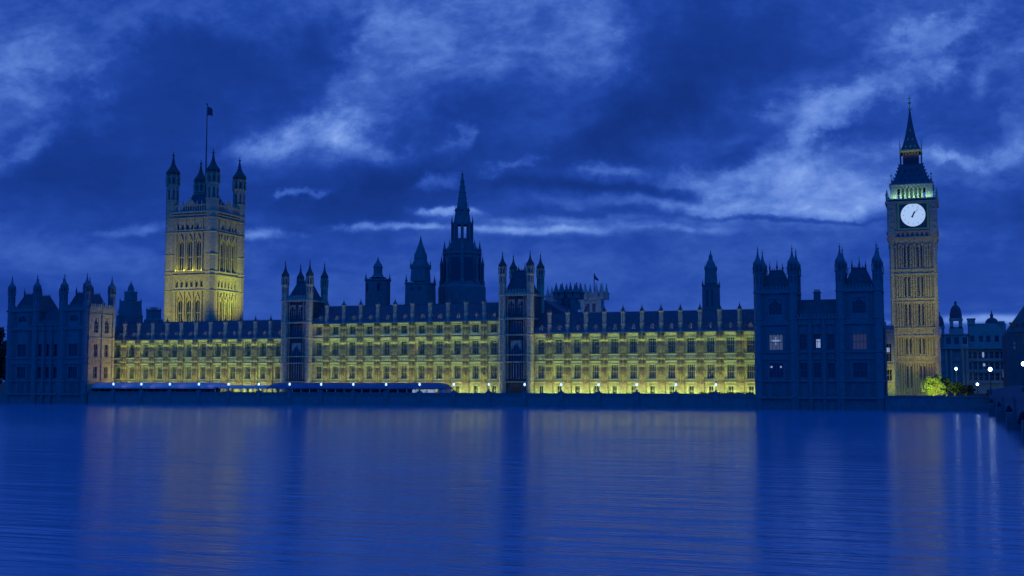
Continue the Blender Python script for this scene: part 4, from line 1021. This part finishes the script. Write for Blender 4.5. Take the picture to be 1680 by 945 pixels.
# ------------------------------------------------------------------ offices on the right bank
def office():
    Y = 120.0; q = lambda px, py: AZ(px, py, Y); X = lambda px: AX(px, Y, 560)
    root = thing('office_block', (X(1590), Y+10, TER), 'pale classical office block with domed corner turrets behind the lit tree', 'office building')
    x0, x1 = X(1543), X(1655)
    zt = q(1590, 570)
    m = M((0, Y, 0)); ops = []
    wx = [X(p) for p in range(1590, 1652, 9)]
    for x in wx:
        ops += [(x-.6, x+.6, q(1600, 588), q(1600, 577)), (x-.6, x+.6, q(1600, 606), q(1600, 594)), (x-.6, x+.6, q(1600, 624), q(1600, 612))]
    wall_face(m, x0, x1, TER, zt, ops); m.box(x0, x1, .46, 30, TER, zt); m.build('wall', 'pale_stone', root)
    lit = {2: 1, }
    for i, x in enumerate(wx):
        for j, (a, b) in enumerate(((588, 577), (606, 594), (624, 612))):
            g = 'glass'
            window(root, (0, Y, 0), x, q(1600, a), 1.2, q(1600, b)-q(1600, a), 2, .5, False, glass=g, frame='pale_stone')
    for px, py, w, h in ((1612.3, 582, 2.6, 8), (1613.4, 598.6, 3, 4.5), (1647, 613, 5.5, 12), (1655.6, 613, 3.4, 12)):
        x = X(px); g = M(); g.box(x-w/9, x+w/9, Y-.06, Y-.02, q(px, py+h/2), q(px, py-h/2)); g.build('lit_window', 'lit_window', root)
    for py, p in ((571, 1.2), (591, .5), (609, .5), (627, .6)):
        c = M(); c.box(x0-.3, x1+.3, Y-p, Y+.03, q(1600, py+1.5), q(1600, py)); c.build('string_course', 'pale_stone', root)
    for px in (1552, 1560, 1579, 1586):
        c = M(); c.lathe(X(px), Y-.4, [(.55, TER), (.5, q(px, 573))], 10); c.build('column', 'pale_stone', root)
    # upper attic block and chimneys
    a = M(); a.box(X(1590), X(1652), Y+3, Y+18, zt-.1, q(1610, 530)); a.box(X(1588.5), X(1601), Y+2.6, Y+8, q(1595, 532), q(1595, 523.5)); a.box(X(1587.5), X(1602), Y+2.4, Y+8.2, q(1595, 523.5), q(1595, 521.5))
    a.box(X(1640), X(1650), Y+2.6, Y+8, q(1645, 530), q(1645, 526)); a.build('attic', 'pale_stone', root)
    w = M()
    for px in (1596, 1610, 1622, 1636): w.box(X(px)-.6, X(px)+.6, Y+2.95, Y+3.02, q(px, 560), q(px, 550))
    w.build('attic_windows', 'glass', root)
    # domes
    def cupola(px, ptop, pdome, pbody, pfoot, hw, yy):
        x = X(px); s = (X(px+10)-X(px-10))/20; Q = lambda py: q(px, py)
        h = hw*s
        b = M(); b.box(x-h*1.25, x+h*1.25, yy-h*1.25, yy+h*1.25, zt-.2, Q(pfoot)); b.build('turret_base', 'pale_stone', root)
        zb, zt_ = Q(pfoot), Q(pbody)
        o = M()                            # open belvedere: corner piers so the sky shows between
        for sx in (-1, 1):
            for sy in (-1, 1): o.box(x+sx*h*.78-h*.32, x+sx*h*.78+h*.32, yy+sy*h*.78-h*.32, yy+sy*h*.78+h*.32, zb-.01, zt_+.01)
        o.box(x-h*1.1, x+h*1.1, yy-h*1.1, yy+h*1.1, zb, zb+.5); o.box(x-h*1.2, x+h*1.2, yy-h*1.2, yy+h*1.2, zt_, zt_+.8); o.build('belvedere', 'pale_stone', root)
        d = M(); H = Q(ptop)-zt_-.8; z = zt_+.8; D = Q(pdome)-z
        d.lathe(x, yy, [(h*1.1, z), (h*1.08, z+D*.35), (h*1.0, z+D*.4), (h*.95, z+D*.58), (h*.75, z+D*.78), (h*.45, z+D*.92), (h*.2, z+D), (h*.2, z+D+.4), (h*.28, z+D+.6), (h*.1, z+D+1.2), (0, Q(ptop))], 16); d.build('dome', 'slate', root, False)
        oc = M(); oc.lathe(0, 0, [(h*.28, 0), (h*.28, .1)], 16)
        return o
    lw = M(); lw.box(X(1549), X(1588), Y+2, Y+20, zt-.1, q(1570, 549)); lw.box(X(1547), X(1590), Y+1.6, Y+20.4, q(1570, 549), q(1570, 547)); lw.build('attic', 'pale_stone', root)
    lg = M()
    for px in (1556, 1569.5, 1583): lg.box(X(px)-.7, X(px)+.7, Y+1.94, Y+2.02, q(px, 564), q(px, 553))
    lg.build('attic_windows', 'glass', root)
    cupola(1569.5, 493.5, 498, 525, 538, 9.6, Y+6)
    cupola(1541, 509, 513, 536, 549, 8.0, Y+14)
    x = X(1630); s = (X(1640)-X(1620))/20
    d = M(); z = q(1630, 530); R_ = 11.5*s
    d.lathe(x, Y+10, [(R_*1.08, z-1), (R_*1.08, z+.3), (R_, z+.4), (R_*.97, z+R_*.35), (R_*.85, z+R_*.65), (R_*.6, z+R_*.92), (R_*.25, z+R_*1.06), (R_*.22, z+R_*1.4), (R_*.3, z+R_*1.45), (R_*.12, z+R_*1.7), (0, q(1630, 505))], 20); d.build('dome', 'slate', root)
office()
def dark_building():
    Y = 60.0; q = lambda px, py: AZ(px, py, Y); X = lambda px: AX(px, Y, 560)
    root = thing('mansard_building', (X(1690), Y+10, TER), 'dark modern building with a steep roof at the right edge', 'building')
    x0, x1 = X(1652), X(1760); zt = q(1670, 545)
    m = M(); m.box(x0, x1, Y, Y+30, TER, zt); m.build('wall', 'dark_stone', root)
    f = M()
    for i in range(30):
        x = x0+.5+i*(x1-x0)/30; f.box(x-.14, x+.14, Y-.3, Y+.02, TER, zt)
    f.build('facade_fins', 'granite', root)
    r = M(); r.frustum(x0, x1, Y-.5, Y+30, zt, X(1690), X(1750), Y+6, Y+22, q(1690, 494)); r.build('roof', 'slate', root)
    for k in range(3):
        c = M(); x = X(1664+k*22); c.box(x-.9, x+.9, Y+.3, Y+2.2, zt, zt+2.4); c.box(x-1.1, x+1.1, Y+.1, Y+2.4, zt+2.4, zt+2.8); c.build('dormer', 'slate', root)
    for px, py in ((1664, 563), (1664, 570)):
        x = X(px); g = M(); g.box(x-.22, x+.22, Y-.34, Y-.31, q(px, py+2.5), q(px, py-2)); g.build('lit_window', 'warm_window', root)
dark_building()

# road bridge leaving the bank at the right
def bridge():
    root = thing('road_bridge', (17, -80, 0), 'low arched road bridge leaving the bank at the right edge', 'bridge')
    xa, xb = 9.0, 33.0; y_end, y_st = -230, -8
    def deck(y): t = (y_st-y)/(y_st-y_end); return 3.6 + 2.0*math.sin(min(1, t*1.1)*math.pi/2)
    ys = [y_st - i*(y_st-y_end)/60 for i in range(61)]
    d = M()
    for a, b in zip(ys, ys[1:]): d.hexa(((xa,b,deck(b)-.9),(xb,b,deck(b)-.9),(xb,a,deck(a)-.9),(xa,a,deck(a)-.9)), ((xa,b,deck(b)),(xb,b,deck(b)),(xb,a,deck(a)),(xa,a,deck(a))))
    d.build('deck', 'granite', root)
    for xx in (xa+.2, xb-.2):
        p = M()
        for a, b in zip(ys, ys[1:]):
            p.hexa(((xx-.2,b,deck(b)-.02),(xx+.2,b,deck(b)-.02),(xx+.2,a,deck(a)-.02),(xx-.2,a,deck(a)-.02)), ((xx-.2,b,deck(b)+1.0),(xx+.2,b,deck(b)+1.0),(xx+.2,a,deck(a)+1.0),(xx-.2,a,deck(a)+1.0)))
        p.build('parapet', 'dark_stone', root)
    span = 37.0
    for k in range(6):
        y0 = y_st - k*span; y1 = y0 - span
        pr = M(); pr.box(xa-1.2, xb+1.2, y0-1.6, y0+1.6, -3, 2.4); pr.box(xa-.3, xb+.3, y0-1.2, y0+1.2, 2.35, deck(y0)-.5); pr.build('pier', 'granite', root)
        s = M(); n = 14
        for i in range(n):
            ta, tb = i/n, (i+1)/n
            ya, yb = y0-1.2-(span-2.4)*ta, y0-1.2-(span-2.4)*tb
            za, zb = .8+2.2*math.sin(math.pi*ta)**.7*1.0, .8+2.2*math.sin(math.pi*tb)**.7
            s.hexa(((xa+.1,yb,zb),(xb-.1,yb,zb),(xb-.1,ya,za),(xa+.1,ya,za)), ((xa+.1,yb,deck(yb)-.88),(xb-.1,yb,deck(yb)-.88),(xb-.1,ya,deck(ya)-.88),(xa+.1,ya,deck(ya)-.88)))
        s.build('arch', 'dark_stone', root)
bridge()

# ------------------------------------------------------------------ lamps
def lamp_mesh():
    p = M(); p.lathe(0, 0, [(.22,0),(.22,.25),(.12,.35),(.07,.6),(.06,1.15),(.14,1.2),(.16,1.3)], 8); p.tube((-.28,0,.95),(.28,0,.95),.03)
    g = M(); g.lathe(0, 0, [(.05,1.28),(.20,1.38),(.28,1.56),(.30,1.70),(.25,1.90),(.14,2.06),(.05,2.12)], 12)
    c = M(); c.lathe(0, 0, [(.16,2.08),(.2,2.14),(.05,2.3),(0,2.5)], 8)
    return p.mesh('post', 'iron'), g.mesh('globe', 'lamp_glass', smooth=True), c.mesh('lamp_cap', 'iron')
LM = lamp_mesh()
ords = ['leftmost', 'second', 'third', 'fourth', 'fifth', 'sixth', 'seventh', 'eighth', 'ninth', 'tenth', 'eleventh', 'twelfth', 'thirteenth', 'fourteenth', 'fifteenth', 'sixteenth', 'seventeenth', 'eighteenth', 'last']
for i, x in enumerate(LAMPX):
    where = 'in front of the lilac tent' if i < 4 else 'before the lit open pavilion' if i < 6 else 'in front of the long dark tent' if i < 11 else 'below the tall wing' if i < 12 else 'below the right small river tower' if i < 14 else 'below the bright right wing'
    l = thing('terrace_lamp', (x, -12.05, 4.2), '%s globe lamp from the left, %s' % (ords[i], where) if 0 < i < 18 else ('leftmost white globe lamp on the river wall' if i == 0 else 'rightmost white globe lamp on the river wall'), 'lamp', 'globe lamps along the terrace parapet')
    put('post', LM[0], l, (x, -12.05, 4.2)); put('globe', LM[1], l, (x, -12.05, 4.2)); put('lamp_cap', LM[2], l, (x, -12.05, 4.2))
def street_lamp(x, y, z0, z, label, r=.6):
    o = thing('street_lamp', (x, y, z0), label, 'street lamp', 'bright street lamps at the bridge')
    p = M(); p.lathe(x, y, [(.3,z0),(.3,z0+.5),(.12,z0+.7),(.09,z-r-.1),(.2,z-r)], 8); p.build('post', 'iron', o)
    g = M(); g.lathe(x, y, [(.1,z-r),(r*.75,z-r*.7),(r,z),(r*.75,z+r*.7),(.1,z+r)], 12); g.build('globe', 'street_glass', o, True)
    c = M(); c.lathe(x, y, [(.18,z+r),(.25,z+r+.1),(0,z+r+.6)], 8); c.build('lamp_cap', 'iron', o)
y = -29; x, z = at(1624.5, 606, y); street_lamp(x, y, 4.0, z, 'bright white lamp on the bridge in front of the pale offices', .4)
y = -140; x, z = at(1679, 597, y); street_lamp(x, y, 5.4, z, 'brightest white lamp on the bridge at the right edge', .25)
y = 30; x, z = at(1568.5, 605, y); street_lamp(x, y, TER, z, 'smaller white street lamp right of the lit tree', .33)
y = -20; x, z = at(1659, 607, 100); street_lamp(x, 100, TER, z, 'faint white street lamp beside the lit office windows', .5)
y = 0; x, z = at(1603.5, 630.5, 10); street_lamp(x, 10, TER, z, 'low white lamp near the bank below the offices', .3)

# ------------------------------------------------------------------ tents on the terrace
def tent(label, x0, x1, ze, zr, canv, hipl, hipr, cols, step):
    y0, y1 = -10.6, -4.2; ym = (y0+y1)/2
    root = thing('terrace_tent', ((x0+x1)/2, ym, TER), label, 'tent', 'tents on the river terrace')
    m = M(); a = [(x0, y0, ze), (x1, y0, ze), (x1, y1, ze), (x0, y1, ze)]; r0, r1 = (x0+hipl, ym, zr), (x1-hipr, ym, zr)
    n = 24
    def prof(t): return ze + (zr-ze)*(math.sin(t*math.pi/2)**.8)
    K = 5
    for side in (-1, 1):
        ya = y0 if side < 0 else y1
        for k in range(K):
            t0, t1 = k/K, (k+1)/K
            P = lambda t, e: (((x0+hipl*t) if e == 0 else (x1-hipr*t)), ya+(ym-ya)*t, prof(t))
            m.face((P(t0,0), P(t0,1), P(t1,1), P(t1,0)))
    for e in (0, 1):
        for k in range(K):
            t0, t1 = k/K, (k+1)/K
            xx = lambda t: (x0+hipl*t) if e == 0 else (x1-hipr*t)
            m.face(((xx(t0), y0+(ym-y0)*t0, prof(t0)), (xx(t0), y1+(ym-y1)*t0, prof(t0)), (xx(t1), y1+(ym-y1)*t1, prof(t1)), (xx(t1), y0+(ym-y0)*t1, prof(t1))))
    m.build('roof', canv, root)
    v = M(); v.box(x0-.05, x1+.05, y0-.08, y0-.02, ze-.35, ze+.05); v.box(x0-.05, x1+.05, y1+.02, y1+.08, ze-.35, ze+.05); v.box(x0-.1, x0-.04, y0, y1, ze-.35, ze+.05); v.box(x1+.04, x1+.1, y0, y1, ze-.35, ze+.05); v.build('valance', canv, root)
    n = max(2, int((x1-x0)/step))
    cm = M(); cm.box(-.07, .07, -.07, .07, 0, ze-TER); cmm = cm.mesh('tent_pole', cols)
    for i in range(n+1):
        for yy in (y0+.1, y1-.1): put('tent_pole', cmm, root, (x0+(x1-x0)*i/n, yy, TER))
    return root
X8 = lambda px: AX(px, -8)
t1 = tent('long lilac canvas tent on the terrace at the left', X8(150), X8(368), 4.95, 6.35, 'canvas', 1, 1.6, 'dark_stone', 2.4)
t2 = tent('short open pavilion lit yellow inside, between the two long tents', X8(362), X8(446), 4.95, 5.6, 'canvas', .5, .5, 'white_paint', 3.4)
t3 = tent('long dark canvas tent with white poles and one lit end', X8(447), X8(734), 4.95, 6.3, 'canvas_dark', 1.8, 2.2, 'white_paint', 2.6)
for px0, px1 in ((150, 350), (450, 676)):
    pass
w = M(); w.box(X8(152), X8(350), -4.3, -4.24, TER, 4.9); w.build('back_curtain', 'canvas_dark', t1)
w = M(); w.box(X8(470), X8(668), -4.3, -4.24, TER, 4.9); w.build('back_curtain', 'canvas_dark', t3)
for a, b in ((683, 691), (693, 705), (708, 720)):
    w = M(); w.box(X8(a), X8(b), -10.45, -10.4, TER+.3, 4.45); w.build('lit_panel', 'lit_window', t3)
w = M(); w.box(X8(726), X8(733), -10.3, -4.4, TER, 4.9); w.build('end_wall', 'canvas', t3)

# ------------------------------------------------------------------ plants
def leaves(m, pts, size, n, seed):
    rd = random.Random(seed)
    for (cx, cy, cz, rx, ry, rz) in pts:
        for _ in range(n):
            while True:
                a, b, c = rd.uniform(-1,1), rd.uniform(-1,1), rd.uniform(-1,1); d = a*a+b*b+c*c
                if .15 < d < 1 : break
            p = Vector((cx+a*rx, cy+b*ry, cz+c*rz)); s = size*rd.uniform(.6, 1.4)
            u = Vector((rd.gauss(0,1), rd.gauss(0,1), rd.gauss(0,1))).normalized(); v = u.orthogonal().normalized()*s*.5; u = u*s
            m.face((p-u, p+v, p+u, p-v))
def tree(name, label, x, y, z0, h, w, seed, leafm, cat='tree', nclump=14, per=90, size=.3, group=None, trunk=.32):
    rd = random.Random(seed); root = thing(name, (x, y, z0), label, cat, group)
    t = M(); th = h*trunk
    t.tube((x, y, z0), (x, y, z0+th), w*.05, w*.035, 8); pts = []
    for i in range(nclump):
        a = rd.uniform(0, 2*math.pi); rr = w*.5*math.sqrt(rd.uniform(.05, 1))*.8; zz = z0+th+(h-th)*rd.uniform(.05, .9)
        rr *= 1-.55*((zz-z0-th)/(h-th))**2
        p = (x+rr*math.cos(a), y+rr*math.sin(a), zz); k_ = rd.uniform(.06, .12); pts.append((*p, w*k_, w*k_, h*k_))
        t.tube((x, y, z0+th*rd.uniform(.6, 1)), p, w*.02, w*.006, 5)
    t.build('trunk', 'bark', root)
    m = M(); leaves(m, pts, size, per, seed+1); m.build('crown', leafm, root); return root
yt = 25.0; tx, _ = at(1531, 630, yt)
tree('small_tree', 'small leafy tree lit bright yellow-green at the foot of the clock tower', tx, yt, TER, AZ(1531, 614, yt)-TER, 7.2, 3, 'leaf', nclump=40, per=85, size=.20, trunk=.12)
spot((tx-2.5, yt-9, TER+.3), (tx-.5, yt, TER+3), 15000, (.75, 1.0, .10), 75)
spot((tx+1.5, yt-9, TER+.5), (tx-.8, yt, TER+2.5), 10000, (.75, 1.0, .10), 75)
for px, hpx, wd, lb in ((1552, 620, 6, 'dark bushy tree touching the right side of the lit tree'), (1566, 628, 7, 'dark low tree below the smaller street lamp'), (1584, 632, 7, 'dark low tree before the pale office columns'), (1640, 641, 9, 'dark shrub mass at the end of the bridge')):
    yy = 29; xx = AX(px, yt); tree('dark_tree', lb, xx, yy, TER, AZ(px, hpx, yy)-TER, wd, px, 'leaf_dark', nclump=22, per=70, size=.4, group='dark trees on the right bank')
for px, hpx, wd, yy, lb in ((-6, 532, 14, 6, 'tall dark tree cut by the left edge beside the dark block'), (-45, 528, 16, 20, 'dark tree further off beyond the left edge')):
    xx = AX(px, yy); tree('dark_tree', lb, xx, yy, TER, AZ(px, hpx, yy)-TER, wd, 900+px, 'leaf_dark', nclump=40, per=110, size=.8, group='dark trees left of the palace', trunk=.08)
hx0, hx1 = AX(1147, -9), AX(1238, -9)
hd = thing('clipped_hedge', ((hx0+hx1)/2, -9, TER), 'dark low hedge on the terrace below the right end of the bright wing', 'hedge')
m = M(); pts = [(hx0+.4+i*.8, -9+random.uniform(-.2, .2), TER+.75, .6, .5, .75*random.uniform(.8, 1.1)) for i in range(int((hx1-hx0)/.8))]
leaves(m, pts, .22, 60, 5); m.build('foliage', 'leaf_dark', hd)
m = M()
for p in pts[::2]: m.tube((p[0], p[1], TER), (p[0], p[1], TER+.9), .05, .03, 5)
m.build('stems', 'bark', hd)
